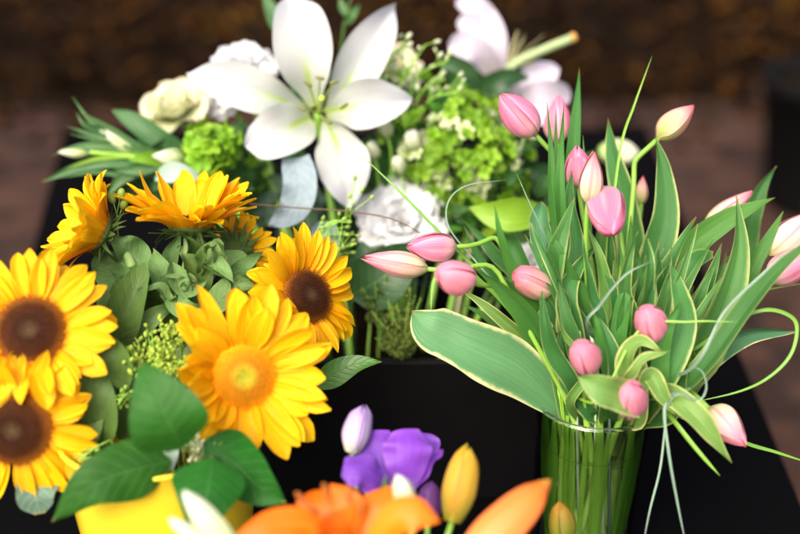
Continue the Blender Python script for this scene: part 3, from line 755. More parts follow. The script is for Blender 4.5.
sunflower('sunflower with a brown disc turned to the right, petals curled over it',(307,296,1.06),(.62,.26,.74),70,28,'disc_brown',(20,-8),(25,22),seed=4,curls=((222,13,52,74,.85),(110,45,38,8,1.05),(350,40,0,-25,1.05)))
sunflower('sunflower facing straight up, seen from its side with green sepals below',(190,224,1.08),(.02,.98,.10),82,25,'disc_brown',(44,26),(28,25),seed=5,curls=((90,60,64,46,1.02),(270,55,30,4,.95)),stemr=.0062)
sunflower('sunflower turned away to the left so that only petals show, top left',(98,232,1.05),(-.74,.40,.42),70,22,'disc_brown',(55,34),(26,23),seed=6)
sunflower('sunflower mostly hidden behind others, a few petals showing in the middle',(240,252,1.14),(.35,.15,-.5),48,24,'disc_brown',(25,5),(17,12),seed=7)

def xleaf(par,pts,wpx,mat,pr='ovate',roll=(0,0),cup=.25,wave=.1,wn=1.5,name='leaf',nu=8,nv=18,**kw):
    d=sum(p[2] for p in pts)/len(pts)
    mb=MB(); leaf(mb,PP(*pts),wpx*d/FPX,pr,roll,cup,wave,wn,nv,nu,**kw)
    return mb.build(name,M[mat],par)
# leaves on the sunflower stems
L5,L4,L6=SF[4],SF[3],SF[5]
xleaf(L6,[(112,352,1.03),(122,320,1.02),(136,285,1.02),(145,260,1.03)],19,'olive',roll=(-10,25),fold=.3)
xleaf(L6,[(116,352,1.04),(138,330,1.03),(158,313,1.03),(178,307,1.05)],11,'sleaf',roll=(10,-20))
xleaf(L6,[(128,390,.98),(112,362,.97),(100,345,.97),(88,332,.98)],19,'olive',roll=(20,-10))
xleaf(L6,[(148,282,1.06),(134,256,1.06),(121,244,1.05),(112,232,1.05)],17,'sleaf',roll=(20,-30),wave=.35,wn=2)
xleaf(L6,[(120,290,1.07),(106,268,1.06),(98,250,1.06)],15,'sleaf',roll=(0,30),wave=.3)
xleaf(L5,[(172,300,1.06),(163,278,1.05),(157,262,1.05),(153,248,1.06)],12,'sleaf',roll=(-30,20),wave=.2)
xleaf(L5,[(203,250,1.06),(212,258,1.04),(224,270,1.03),(234,282,1.03)],9,'sleaf',roll=(-10,30),wave=.15)
xleaf(L4,[(224,280,1.07),(240,268,1.06),(252,259,1.06),(264,251,1.07)],7.5,'sleaf',roll=(0,-20))
xleaf(L5,[(172,262,1.05),(178,282,1.03),(190,290,1.03),(206,280,1.04)],10,'sleaf',roll=(30,-20),fold=.6,wave=.2)
xleaf(L5,[(168,290,1.05),(180,306,1.03),(195,310,1.03),(214,300,1.04)],11,'sleaf',roll=(20,-30),fold=.5,wave=.2)
xleaf(L5,[(206,318,1.05),(222,296,1.04),(238,284,1.04),(258,288,1.04)],13,'sleaf',roll=(20,-10),wave=.2)
xleaf(L5,[(226,250,1.1),(236,262,1.09),(243,275,1.09),(236,290,1.09)],12,'sleaf',roll=(30,-10))
xleaf(L5,[(196,330,1.07),(190,300,1.06),(184,280,1.06)],13,'sleaf',roll=(30,-10))
xleaf(L5,[(230,330,1.08),(240,306,1.07),(256,300,1.06),(272,306,1.06)],12,'sleaf',roll=(0,40))
xleaf(SF[1],[(108,450,.98),(98,410,.97),(95,380,.97),(100,350,.98)],20,'olive',roll=(30,-20))
xleaf(SF[1],[(120,440,1.0),(130,405,1.0),(125,370,1.0)],20,'olive',roll=(-30,20))
xleaf(SF[1],[(60,470,.98),(84,440,.97),(104,420,.97)],14,'sleaf',roll=(20,-20))
for k in range(8):
    x=205+U(-48,48); y=268+U(-16,34); b=U(-1.3,1.3); d=U(1.02,1.05)
    xleaf(SF[4],[(x-4*b,y+18,d+.015),(x,y+4,d),(x+8*b,y-8,d-.008),(x+28*b,y-10+U(-8,14),d-.02)],U(4,7),'sleaf' if k%3 else 'olive',pr='tulip',roll=(U(-30,30),U(-60,60)),wave=U(.2,.5),wn=U(1.5,3),fold=U(.2,.8))
for k in range(60):
    a=U(0,6.28); r=math.sqrt(U(0,1)); x=165+100*r*math.cos(a); y=335+90*r*math.sin(a); d=U(1.04,1.12)
    b=U(-1,1)*1.3; l=U(18,30)
    xleaf(SF[k%7],[(x-l*.2*math.sin(b),y+l*.9,d+.01),(x,y,d),(x+l*math.sin(b),y-l*math.cos(b)*.8,d-U(0,.02))],U(8,14),'olive' if k%3 else 'sleaf',pr=random.choice(('ovate','tulip','broad')),roll=(U(-50,50),U(-50,50)),wave=U(.15,.4),wn=U(1.5,3),fold=U(0,.5),nv=14,nu=8)

# ------------------------------------------------------------------ leafy sprays in the yellow vase
def branch(name,label,cat,pts,wpx,mat,leaves,foot=None,group=None):
    L=PP(*pts)
    f=foot if foot is not None else L[0]
    C=([f] if foot is not None else [])+curve(L,8*(len(L)-1))
    t=thing(name,label,cat,f,group)
    d=pts[0][2]; n=len(C)
    mb=MB(); mb.tube(C,[wpx*d/FPX*(1-.5*i/n) for i in range(n)],7); mb.build('stem',M[mat],t)
    for lf in leaves:
        lp,w,lm=lf[:3]; kw=lf[3] if len(lf)>3 else {}
        xleaf(t,lp,w,lm,**kw)
    return t
FY=vase_pt(YV,.03,1.0,-H2+.03)
branch('leafy_branch','short twig with three glossy dark green leaves below the golden sunflower','leafy branch',
  [(175,420,1.0),(214,459,.93),(200,456,.90),(182,448,.885)],2.4,'bark',
  [([(182,449,.885),(170,425,.87),(155,395,.87),(140,362,.885)],38,'salal',dict(cup=.12,nv=24,nu=12,roll=(0,8))),
   ([(212,458,.90),(209,478,.885),(204,505,.875),(196,545,.875)],36,'salal',dict(cup=-.15,nv=24,nu=12,pr='ovate')),
   ([(205,440,.94),(232,460,.93),(258,485,.92),(287,502,.92)],30,'salal',dict(cup=.2,nv=24,nu=12,roll=(-10,-25)))],foot=FY)
branch('salal_leaf','broad dark green leaf hanging over the left rim of the yellow vase','leaf',
  [(185,425,.99),(170,430,.97)],2,'bark',[([(172,462,.925),(132,470,.91),(90,486,.90),(51,523,.905)],30,'salal',dict(cup=-.15,nv=24,nu=12,roll=(5,0)))],foot=FY)
branch('salal_leaf','single bright green leaf pointing right under the brown-disc sunflower','leaf',
  [(260,400,1.02),(300,392,1.05),(318,388,1.06)],1.6,'bark',[([(316,389,1.06),(335,374,1.06),(356,364,1.06),(382,362,1.06)],13,'salal_bright',dict(cup=.2,roll=(0,20)))],foot=FY)
branch('dusty_leaf','rounded grey-green leaf hanging below the lowest sunflower','leaf',
  [(110,440,1.0),(70,462,.97)],1.6,'bark',[([(60,458,.97),(44,475,.96),(36,495,.955),(40,514,.96)],19,'euc',dict(pr='round',roll=(0,-20)))],foot=FY)
branch('dusty_leaf','small pale grey-green leaf between dark leaves at the yellow rim','leaf',
  [(170,430,1.0),(164,444,.97)],1.2,'bark',[([(166,440,.965),(168,455,.955),(172,472,.95)],12,'mint',dict(pr='ovate'))],foot=FY)

def seed_sprig(label,pts,tips,foot,mat='stem',br=2.0,name='seed_sprig',cat='seed sprig',group=None):
    L=PP(*pts); C=([foot] if foot is not None else [])+curve(L,8); d=pts[0][2]; k=d/FPX
    t=thing(name,label,cat,C[0],group)
    mb=MB(); mb.tube(C,[.9*k]*len(C),5)
    ends=[]
    for (i,tx,ty) in tips:
        p=interp(L,i); q=P(tx,ty,d+U(-.01,.01)); mb.tube([p,(p+q)/2+V(0,0,.001),q],.55*k,5); ends.append((p,q))
    mb.build('stem',M[mat],t)
    for p,q in ends:
        b=MB(); b.ball(q,br*k,7,6,q-p,1.5); b.build('seed',M['berry'],t)
    return t
def tips(cx,cy,r,n,i0=.3,i1=1): 
    return [(U(i0,i1),cx+r*U(.45,1)*math.cos(a),cy+r*U(.45,1)*math.sin(a)) for a in [2*PI*j/n+U(-.3,.3) for j in range(n)]]
seed_sprig('sprig of pale green seeds on the dark leaf above the yellow vase',[(150,440,.95),(140,455,.93),(132,470,.925),(135,490,.925)],tips(134,468,22,15,.2),FY)
seed_sprig('dark green seed sprig between the lower sunflower and the broad leaf',[(110,440,.96),(92,450,.95),(78,462,.945)],tips(82,458,20,10),FY)
seed_sprig('small seed sprig lying over the yellow rim',[(165,445,.95),(160,468,.935),(162,482,.93)],tips(161,478,13,8),FY)
seed_sprig('seed sprig beside the top of the largest dark leaf',[(140,400,.97),(126,395,.955),(118,405,.95)],tips(124,398,16,9),FY)
seed_sprig('wispy seed sprig under the hanging lily petal',[(300,262,1.17),(318,235,1.17),(330,222,1.17),(350,220,1.17)],tips(335,232,24,16,.2)+[(.9,362,190),(.9,372,197),(1,355,178),(.9,350,196)],P(290,330,1.17),group=None)
seed_sprig('round headed seed sprig beside the sunflower petals at the centre',[(325,290,1.18),(335,262,1.18),(342,246,1.18)],tips(343,243,15,14,.6),P(300,330,1.18))
seed_sprig('pair of small closed green buds between the two upper sunflowers',[(122,262,1.06),(118,235,1.06),(117,215,1.06)],[(1,112,198),(1,121,194),(.8,124,204)],P(140,330,1.08),br=4.2,name='bud_sprig',cat='bud sprig')
def spray(label,cx,cy,rx,ry,d,n,mat,foot,name='goldenrod',cat='filler flower',br=(1.4,2.6)):
    t=thing(name,label,cat,foot)
    st=MB(); bl=MB(); c0=P(cx,cy+ry*1.1,d+.01)
    st.tube([foot,c0],.0012,5)
    for j in range(n):
        a=2*PI*j/n+U(-.3,.3); r=U(.35,1); q=P(cx+rx*r*math.cos(a),cy+ry*r*math.sin(a),d+U(-.02,.02))
        m_=(c0+q)/2+V(U(-.004,.004),0,.004); C=bez(c0,m_,m_,q,5); st.tube(C,.0006,4,False)
        for i in range(9):
            p=interp(C,U(.35,1))+V(U(-1,1),U(-1,1),U(-1,1))*.004
            bl.ball(p,U(*br)*d/FPX,5,4,V(U(-1,1),U(-1,1),1),U(1,1.8))
    st.build('stem',M['stem'],t); o=bl.build('florets',M[mat],t); o['kind']='stuff'
    return t
spray('fuzzy yellow-green filler flower left of the golden sunflower',156,356,42,28,.985,46,'goldenrod',FY)
spray('fuzzy pale green filler under the lower left petals of the golden sunflower',210,446,26,18,.95,26,'palebud',FY)
spray('pale green filler tucked behind the top of the golden sunflower',180,330,26,14,1.0,22,'goldenrod',FY)

# ------------------------------------------------------------------ near arrangement: orange lilies and lisianthus
NP=P(400,640,.87); NB=V(NP.x,NP.y,TZ+.001)
th=thing('flower_pot','low black pot that holds the orange lilies and purple lisianthus','flower pot',NB)
nh=P(400,600,.87).z-TZ-.05
mb=MB(); mb.lathe(NB,[(0,0),(.055,0),(.075,nh-.002),(.078,nh),(.075,nh+.002),(.071,nh-.004),(.068,nh-.02),(0,nh-.02)],48); mb.build('pot_body',M['black_pot'],th,merge=True)
def nfoot(): return NB+V(U(-.03,.03),U(-.03,.03),nh-.03)
def stemmed(name,label,cat,base,tip,f=None,r=.0025,mat='stem',group=None):
    f=f or nfoot(); t=thing(name,label,cat,f,group)
    A=(tip-base).normalized()
    mb=MB(); mb.tube(bez(base+A*.002,base-A*.03,f+V(0,0,.04),f,12),r,8); mb.build('stem',M[mat],t)
    return t
# open orange lily
O=P(350,560,.845)
t=thing('orange_lily','open orange lily in the foreground, its petals spread along the bottom edge','lily',nfoot())
mb=MB(); f=Vector(t['_w']); mb.tube(bez(O,O-V(0,0,.02),f+V(0,0,.03),f,8),.003,8); mb.build('stem',M['stem'],t)
for pts,w,kw in [
  ([(345,560,.845),(310,527,.83),(270,525,.82),(236,536,.815)],17,dict(roll=(0,-20),cup=-.2)),
  ([(345,560,.86),(330,522,.86),(318,506,.865),(296,502,.87)],19,dict(roll=(0,20))),
  ([(352,560,.85),(350,520,.85),(345,503,.85),(330,484,.86)],18,dict(roll=(-10,10),cup=-.1)),
  ([(356,562,.85),(374,518,.855),(383,502,.86),(394,484,.87)],21,dict(roll=(0,25),cup=-.15)),
  ([(360,562,.83),(390,522,.815),(415,513,.81),(440,521,.81)],19,dict(roll=(0,30),cup=-.2)),
  ([(345,562,.83),(335,540,.81),(330,530,.80),(318,524,.79)],20,dict(cup=-.2))]:
    xleaf(t,pts,w,'orange','lily',name='petal',nv=20,nu=10,wave=.08,**kw)
for a,b in [((345,545),(308,505)),((348,545),(325,488)),((352,545),(349,490)),((346,545),(299,496)),((354,545),(362,505))]:
    p=P(*a,.84); q=P(*b,.825)
    mb=MB(); mb.tube([p,(p+q)/2,q],.0008,6); s_=mb.build('stamen',M['orange'],t)
    mb=MB(); e=(q-p).normalized(); mb.ball(q-e*.004,.0026,8,8,e,3.2); mb.build('anther',M['rust'],s_)
# closed orange lily bud
b,tp=P(458,572,.83),P(550,482,.85)
t=stemmed('orange_lily_bud','big closed orange lily bud lying diagonally in front of the glass vase','lily bud',b,tp,r=.003)
ovoid(t,b,tp,21*.84/FPX,M['orangebud'],layers=((1,0,63),(.94,60,60)),shape='bud',seed=5)
b,tp=P(452,522,.91),P(469,446,.92)
t=stemmed('yellow_lily_bud','upright yellow lily bud with orange edges beside the purple flower','lily bud',b,tp)
ovoid(t,b,tp,17*.915/FPX,M['yellowbud'],layers=((1,0,62),(.94,60,60)),shape='bud',seed=8)
b,tp=P(564,545,.98),P(560,502,.98)
t=stemmed('small_bud','small roundish yellow and orange bud low against the glass vase','flower bud',b,tp)
ovoid(t,b,tp,13*.98/FPX,M['orangegreen'],layers=((1,0,62),(.94,60,60)),shape='round',seed=4)
b,tp=P(412,520,.86),P(398,474,.86)
t=stemmed('pale_bud','small pale green bud standing between orange lily and purple bloom','flower bud',b,tp)
ovoid(t,b,tp,11*.86/FPX,M['palebud'],layers=((1,0,62),(.94,60,60)),shape='bud',seed=9)
# pale green buds bottom left
for lab,(bx,by),(tx,ty),r,sd in [('longer thick pale green lily bud at the bottom left, upper of the pair',(240,560),(184,492),13,1),('shorter thin pale green lily bud at the bottom left, lower of the pair',(226,560),(168,518),8.5,2)]:
    b,tp=P(bx,by,.825),P(tx,ty,.82)
    t=stemmed('green_lily_bud',lab,'lily bud',b,tp,f=NB+V(-.04,.0,nh-.03)); ovoid(t,b,tp,r*.82/FPX,M['palebud'],layers=((1,0,62),(.94,60,60)),shape='bud',seed=sd)
# purple lisianthus
b=P(397,500,.95)
t=thing('lisianthus','wide open purple lisianthus bloom with ruffled petals','lisianthus',nfoot())
f=Vector(t['_w']); mb=MB(); mb.tube(bez(b,b-V(0,0,.03),f+V(0,0,.05),f,10),.0022,8); mb.build('stem',M['stem'],t)
for pts,w,kw in [
  ([(392,497,.955),(385,465,.962),(380,446,.966),(379,430,.966)],21,dict(roll=(0,15),cup=.2)),
  ([(391,497,.96),(373,472,.966),(364,456,.97),(360,444,.972)],13,dict(roll=(0,-25),cup=.2)),
  ([(402,498,.955),(414,466,.965),(422,446,.97),(424,433,.972)],17,dict(roll=(0,-20),cup=.2)),
  ([(400,498,.94),(406,468,.932),(408,446,.934),(406,429,.945)],24,dict(roll=(0,-12),cup=-.28)),
  ([(394,498,.935),(378,480,.922),(362,469,.918),(343,467,.92)],19,dict(roll=(-20,-32),cup=-.25)),
  ([(404,498,.94),(420,478,.942),(431,462,.948),(442,450,.955)],11,dict(roll=(35,65),cup=.3))]:
    xleaf(t,pts,w,'purple','ruf',name='petal',wave=.17,wn=2.4,nv=22,nu=14,**kw)
xleaf(t,[(384,500,.92),(384,488,.918),(385,474,.92)],6,'sepal','sepal',name='sepal')
xleaf(t,[(396,502,.92),(399,490,.918),(402,482,.92)],5,'sepal','sepal',name='sepal')
b,tp=P(352,453,.96),P(364,405,.965)
t=thing('lisianthus_bud','closed lilac lisianthus bud with a thin curved stem','lisianthus',nfoot())
f=Vector(t['_w']); mb=MB(); mb.tube(curve(PP((353,452,.96),(349,470,.95),(355,486,.94),(370,512,.92))+[f],24),.0015,8); mb.build('stem',M['stem'],t)
ovoid(t,b,tp,14*.96/FPX,M['lilac'],npet=3,layers=((1,0,66),(.9,60,60)),shape='bud',seed=12,flare=.25)
for i in range(4):
    A=(tp-b).normalized(); mb=MB(); petal(mb,b-A*.002,A,i*PI/2,.003,.018,.0018,60,92,'sepal',.3,0,2,8,4); mb.build('sepal',M['sepal'],t)
b,tp=P(428,522,.93),P(430,482,.935)
t=stemmed('lisianthus_bud','dark purple half closed lisianthus bloom under the open one','lisianthus',b,tp)
ovoid(t,b,tp,13*.93/FPX,M['darkpurple'],layers=((1,0,64),(.93,60,60)),shape='round',seed=3,flare=.2)

# ------------------------------------------------------------------ back arrangement in the black box
def bfoot(x=None): return V((bb.x+max(-.12,min(.12,((x if x is not None else 425)-425)*.0007)))+U(-.01,.01),bb.y+U(-.06,.06),TZ+bz-.04)
def headstem(t,O,A,mat='stem',r=.003):
    f=Vector(t['_w']); mb=MB(); mb.tube(bez(O,O-A*.07,f+V(0,0,.06),f,12),r,8); mb.build('stem',M[mat],t)
# big white lily
LC=(317,112,1.28)
t=thing('white_lily','large open white lily with six wide petals and a green throat','lily',bfoot(330))
headstem(t,P(317,114,1.31),D(.0,.25,1),r=.004)
for pts,w,kw in [
  ([(330,108,1.30),(350,78,1.28),(371,42,1.28),(396,3,1.31)],23,dict(roll=(0,-15),cup=.25)),
  ([(304,108,1.30),(268,95,1.27),(228,82,1.26),(186,73,1.28)],22,dict(roll=(10,-10),cup=.22)),
  ([(327,120,1.30),(338,148,1.27),(345,178,1.26),(348,208,1.27)],26,dict(roll=(0,15),cup=.15)),
  ([(315,106,1.295),(306,66,1.26),(300,28,1.255),(291,-9,1.29)],28.5,dict(roll=(5,-5),cup=.3)),
  ([(326,113,1.29),(352,107,1.255),(380,102,1.25),(412,100,1.27)],24,dict(roll=(-5,10),cup=.25)),
  ([(310,117,1.29),(290,127,1.25),(268,138,1.24),(246,146,1.25)],25,dict(roll=(0,-10),cup=.2,pr='broad'))]:
    kw.setdefault('pr','lily')
    o=xleaf(t,pts,w,'lily',name='petal',nv=30,nu=16,wave=.13,wn=2.2,fold=.16,**kw)
p=P(318,112,1.285); q=P(322,98,1.19)
mb=MB(); mb.tube(curve([p,(p+q)/2+V(.0,0,-.003),q],10),[.0022]*9+[.0030,.0036],8); mb.build('pistil',M['pistil'],t)
for dx,dy in [(-10,-24),(16,-26),(26,-2),(-16,0),(10,14),(2,-30)]:
    p=P(318+dx*.12,112+dy*.12,1.285); q=P(318+dx,108+dy,1.21)
    mb=MB(); mb.tube(curve([p,(p*.5+q*.5)+RT*(-dx*.0001),q],8),.0010,6); s_=mb.build('stamen',M['pistil'],t)
    mb=MB(); mb.ball(q,.0022,8,6,RT*.8+UP*U(-.6,.6),2.6); mb.build('anther',M['anther'],s_)

def rose(name,label,cat,c,axis,Rpx,mat,layers,group=None,ruf=.12,foot=None,stem=True):
    O=P(*c); A=D(*axis); R=Rpx*c[2]/FPX
    t=thing(name,label,cat,foot or bfoot(c[0]),group)
    if stem: headstem(t,O,A)
    for (n,r0,L,W,a0,a1) in layers:
        s0=U(0,6)
        for i in range(n):
            mb=MB(); petal(mb,O+A*U(0,.002),A,s0+2*PI*i/n+U(-.15,.15),R*r0,R*L,R*W,a0+U(-8,8),a1+U(-12,12),'ruf',.55,ruf*U(.6,1.4),3.2,12,10); mb.build('petal',M[mat],t)
    return t
DBL=[(5,.05,1.05,.55,35,-5),(5,.05,.95,.5,55,25),(5,.04,.8,.42,72,50),(4,.03,.62,.32,84,80)]
CARN=[(9,.05,1.0,.34,20,-25),(9,.05,.95,.32,45,5),(8,.04,.85,.3,65,40),(7,.03,.75,.26,80,70)]
rose('rose','cream rose with brownish petal edges left of the white lily','rose',(180,118,1.42),(-.15,.6,.7),36,'cream',DBL,ruf=.15)
rose('rose','cream rose partly hidden behind the right petals of the white lily','rose',(392,72,1.42),(.3,.3,.7),27,'cream',DBL)
rose('carnation','ruffled white carnation behind the left petal of the white lily','carnation',(243,78,1.40),(-.2,.4,.8),36,'white',CARN,ruf=.3)
rose('carnation','white carnation just above the sideways pink tulips','carnation',(402,224,1.33),(.0,.35,1),42,'white',[(6,.05,1.0,.62,20,-20),(6,.05,.9,.58,48,15),(5,.04,.7,.5,68,45),(4,.03,.5,.36,84,70)],ruf=.22)
rose('carnation','small white bloom low behind the golden-green foliage at the left','carnation',(222,100,1.42),(-.4,.1,.8),20,'white',CARN,ruf=.3)
rose('carnation','white bloom glimpsed through the tulip leaves','carnation',(533,262,1.3),(0,.3,1),20,'white',CARN,ruf=.3)
# green hydrangea
def floret_ball(name,label,cat,c,Rpx,n,mats,fl,npet=4,part='floret',squash=.9,clus=1):
    O=P(*c); R=Rpx*c[2]/FPX
    t=thing(name,label,cat,bfoot(c[0]))
    headstem(t,O,V(0,-.2,1).normalized(),r=.004)
    k=0; i=0
    while k<n:
        z=1-2*(i+.5)/(n*1.7); a=i*2.39996; i+=1
        if i>n*1.7: break
        q=math.sqrt(max(0,1-z*z)); dv=(RT*(q*math.cos(a))+UP*(q*math.sin(a))*squash-FW*z)
        if z<-.18: continue
        k+=1
        p=O+dv*R*U(.62,1.14); A=(dv.normalized()+V(U(-1,1),U(-1,1),U(-1,1))*.35).normalized()
        mb=MB()
        for q_ in range(clus):
            s0=U(0,6); r=R*fl*U(.75,1.25); A2=(A+V(U(-1,1),U(-1,1),U(-1,1))*.5).normalized(); e_=A.orthogonal().normalized(); e2_=A.cross(e_)
            p2=p+(e_*math.cos(2.1*q_+s0)+e2_*math.sin(2.1*q_+s0))*(R*fl*1.15 if clus>1 else 0)+A*U(-.05,.05)*R
            for j in range(npet): petal(mb,p2,A2,s0+j*2*PI/npet+U(-.15,.15),r*.05,r,r*.46,U(5,55),U(-25,25),'ruf',.3,.08,2,4,4)
        mb.build(part,M[mats[0] if random.random()<mats[2] else mats[1]],t)
    return t
floret_ball('hydrangea','big bright green hydrangea head left of the leaning pink tulip','hydrangea',(458,156,1.375),66,98,('lime','limepale',.78),.125,part='floret_cluster',clus=3)
floret_ball('bells_of_ireland','small bright green ruffled flower head beside the cream rose','bells of ireland',(211,148,1.29),24,30,('lime','lime',1),.46)
rose('rose','small pale green rose in the lower left of the hydrangea','rose',(428,176,1.37),(0,.2,1),15,'palebud',DBL)
# white orchid-like blooms at the top and behind the tulips
def flat_bloom(label,pet,mat,foot,cat='lily',name='white_lily'):
    t=thing(name,label,cat,foot)
    p0=P(*pet[0][0][0]); headstem(t,p0,V(0,-.2,1).normalized())
    for pts,w,kw in pet: xleaf(t,pts,w,mat,name='petal',nv=18,nu=10,wave=.14,wn=1.8,**kw)
    return t
flat_bloom('pale lilac-white lily seen from the side at the top edge',[
  ([(497,84,1.52),(493,55,1.50),(486,25,1.50),(473,-12,1.52)],18,dict(pr='lily',roll=(0,20))),
  ([(494,78,1.51),(482,55,1.48),(466,45,1.47),(449,46,1.48)],13,dict(pr='round',roll=(-10,10))),
  ([(496,80,1.52),(480,42,1.51),(470,26,1.50),(458,20,1.5)],13,dict(pr='round')),
  ([(492,40,1.52),(482,12,1.5),(468,4,1.5),(456,2,1.5)],10,dict(pr='round'))],'lilac_white',bfoot(490))
flat_bloom('pale lilac-white lily behind the two upper left tulips',[
  ([(510,110,1.5),(524,88,1.48),(540,76,1.48),(556,66,1.49)],15,dict(pr='round',roll=(0,20))),
  ([(512,112,1.5),(534,98,1.47),(552,94,1.47),(570,98,1.48)],15,dict(pr='round',roll=(0,-20))),
  ([(514,114,1.5),(530,112,1.47),(545,114,1.46),(558,120,1.47)],11,dict(pr='round'))],'lilac_white',bfoot(510))
# cream bud behind the tulips
b,tp=P(598,152,1.46),P(640,155,1.46)
t=thing('white_rosebud','cream rosebud lying low behind the tall green grass blade','rose',bfoot(560))
f=Vector(t['_w']); mb=MB(); mb.tube(bez(b,b-RT*.05,f+V(0,0,.06),f,10),.0026,8); mb.build('stem',M['stem_dark'],t)
ovoid(t,b,tp,13*1.46/FPX,M['palebud'],shape='bud',seed=6)
# cut stem with brown end and bristles
t=thing('cut_stem','thick green cut stem with a brown end sticking out to the upper right','cut stem',bfoot(495))
f=Vector(t['_w']); pts=PP((500,88,1.46),(512,66,1.46),(538,52,1.46),(572,38,1.46))
mb=MB(); mb.tube([f]+curve(pts,14),.0058,12); mb.build('stem',M['stem_pale'],t)
e=(pts[3]-pts[2]).normalized(); mb=MB(); mb.tube([pts[3]-e*.001,pts[3]+e*.004,pts[3]+e*.006],[.0064,.0066,.005],12); mb.build('cut_end',M['cutend'],t)
t=thing('wheat_ear','pale bristly wheat ear beside the thick cut stem','wheat',bfoot(495))
f=Vector(t['_w']); p=P(505,70,1.47); mb=MB(); mb.tube(bez(p,p-V(0,0,.04),f+V(0,0,.05),f,8),.0016,6); mb.build('stem',M['bristle'],t)
for i in range(22):
    q=P(505+U(5,40),70-U(5,42),1.47+U(-.02,.02)); s=p+(q-p)*U(0,.3)
    mb=MB(); mb.tube([s,(s+q)/2+V(0,0,.002),q],[.0011,.0007,.0003],5); mb.build('bristle',M['bristle'],t)

def lbranch(label,pts,leaves,mat='stem_dark',x=None,name='foliage_branch',cat='foliage',wpx=1.6,group=None):
    return branch(name,label,cat,pts,wpx,mat,leaves,foot=bfoot(x if x is not None else pts[0][0]),group=group)
# left side buds and blades
def bud_stalk(label,stem,b,tp,r,mat,whisk=()):
    t=thing('bud_stalk',label,'bud stalk',bfoot(200))
    f=Vector(t['_w']); mb=MB(); mb.tube([f]+curve(PP(*stem),12),.0024,8); mb.build('stem',M['stem'],t)
    ovoid(t,P(*b),P(*tp),r*b[2]/FPX,M[mat],shape='slim',seed=len(label))
    for w in whisk:
        mb=MB(); leaf(mb,PP(*w),.0042,'sepal',(0,20),.3,0); mb.build('sepal',M['mid'],t)
    return t
bud_stalk('pale green bud on a stalk pointing up left, above the green blades',[(185,172,1.33),(150,165,1.32),(134,152,1.3)],(138,154,1.30),(97,128,1.28),8,'palebud',
   [[(104,134,1.28),(88,118,1.28),(72,96,1.28)],[(106,138,1.28),(85,132,1.28),(66,126,1.28)],[(100,130,1.28),(84,124,1.27),(76,112,1.27)]])
bud_stalk('small green bud at the far left tip of the back arrangement',[(190,176,1.3),(140,158,1.29),(90,152,1.28)],(88,153,1.28),(58,152,1.28),4.5,'palebud',[[(90,152,1.28),(70,150,1.28),(50,156,1.28)]])
bud_stalk('thick pale green bud lying under the cream rose',[(215,168,1.32),(200,160,1.3)],(186,158,1.29),(152,156,1.28),9,'palebud')
lbranch('spray of narrow grey-green blades reaching far left over the cloth',[(200,180,1.33),(170,172,1.32)],[
  ([(175,172,1.31),(130,162,1.29),(85,165,1.28),(42,182,1.28)],6,'mid',dict(pr='strap')),
  ([(175,168,1.31),(130,150,1.29),(95,145,1.28),(60,150,1.28)],5,'mid',dict(pr='strap')),
  ([(180,178,1.31),(145,170,1.29),(120,180,1.28),(108,196,1.28)],6,'mid',dict(pr='strap')),
  ([(178,150,1.34),(160,140,1.33),(135,122,1.33),(112,110,1.34)],11,'mid',dict(pr='strap')),
  ([(180,165,1.31),(160,160,1.29),(140,168,1.28),(118,172,1.28)],9,'mid',dict(pr='tulip')),
  ([(180,170,1.31),(140,156,1.29),(100,158,1.28),(66,168,1.27)],3,'limeleaf',dict(pr='strap')),
  ([(178,172,1.31),(135,176,1.29),(95,172,1.28),(60,178,1.27)],2.5,'mid',dict(pr='strap')),
  ([(176,160,1.31),(140,146,1.29),(110,128,1.28),(80,112,1.27)],3,'mid',dict(pr='strap')),
  ([(176,160,1.31),(138,150,1.29),(98,140,1.28),(70,134,1.27)],2.5,'mid',dict(pr='strap')),
  ([(175,166,1.30),(150,158,1.28),(128,160,1.27)],7,'limeleaf',dict(pr='tulip')),
  ([(190,190,1.31),(165,180,1.29),(150,192,1.28)],9,'dark')],x=210)
lbranch('pale minty leaf above the sunflower that faces up',[(200,200,1.3),(190,190,1.27)],[([(155,180,1.24),(172,172,1.23),(188,174,1.23),(204,182,1.24)],10,'mint')],name='mint_leaf',cat='leaf',x=230)
lbranch('blue-grey felted leaf under the lower left lily petal',[(300,230,1.28),(296,175,1.26)],[([(296,158,1.25),(300,185,1.23),(292,210,1.22),(268,226,1.22)],17,'grey',dict(wave=.3,wn=3,pr='strap')),
  ([(318,222,1.27),(326,240,1.26),(334,262,1.26)],14,'grey',dict(wave=.3,wn=3))],name='dusty_miller',cat='foliage')
lbranch('bright lime green leaf behind the leaves of the tulips',[(540,250,1.3),(548,216,1.28)],[([(552,214,1.26),(520,214,1.24),(495,214,1.24),(468,208,1.25)],17,'limeleaf',dict(pr='tulip',roll=(0,15)))],name='lime_leaf',cat='leaf',x=520)
lbranch('broad dark green leaf below the white carnation',[(350,320,1.25),(352,300,1.24)],[([(350,296,1.24),(375,282,1.22),(400,262,1.22),(425,244,1.23)],28,'dark'),([(350,300,1.25),(365,270,1.24),(362,240,1.25)],20,'dark')],name='dark_leaf',cat='leaf')
lbranch('pair of dark green leaves at the foot of the side-on lily',[(500,130,1.5),(480,90,1.48)],[([(482,92,1.46),(465,78,1.45),(450,66,1.45),(440,62,1.46)],14,'dark'),([(476,92,1.46),(495,84,1.44),(512,77,1.44),(530,78,1.45)],12,'dark'),([(480,95,1.46),(462,88,1.45),(445,86,1.45)],12,'dark')],x=480)
lbranch('green leaf tip showing behind the top petal of the lily',[(290,60,1.42),(280,30,1.4)],[([(282,34,1.39),(274,14,1.39),(262,-8,1.4)],9,'mid')],x=300,name='mid_leaf',cat='leaf')
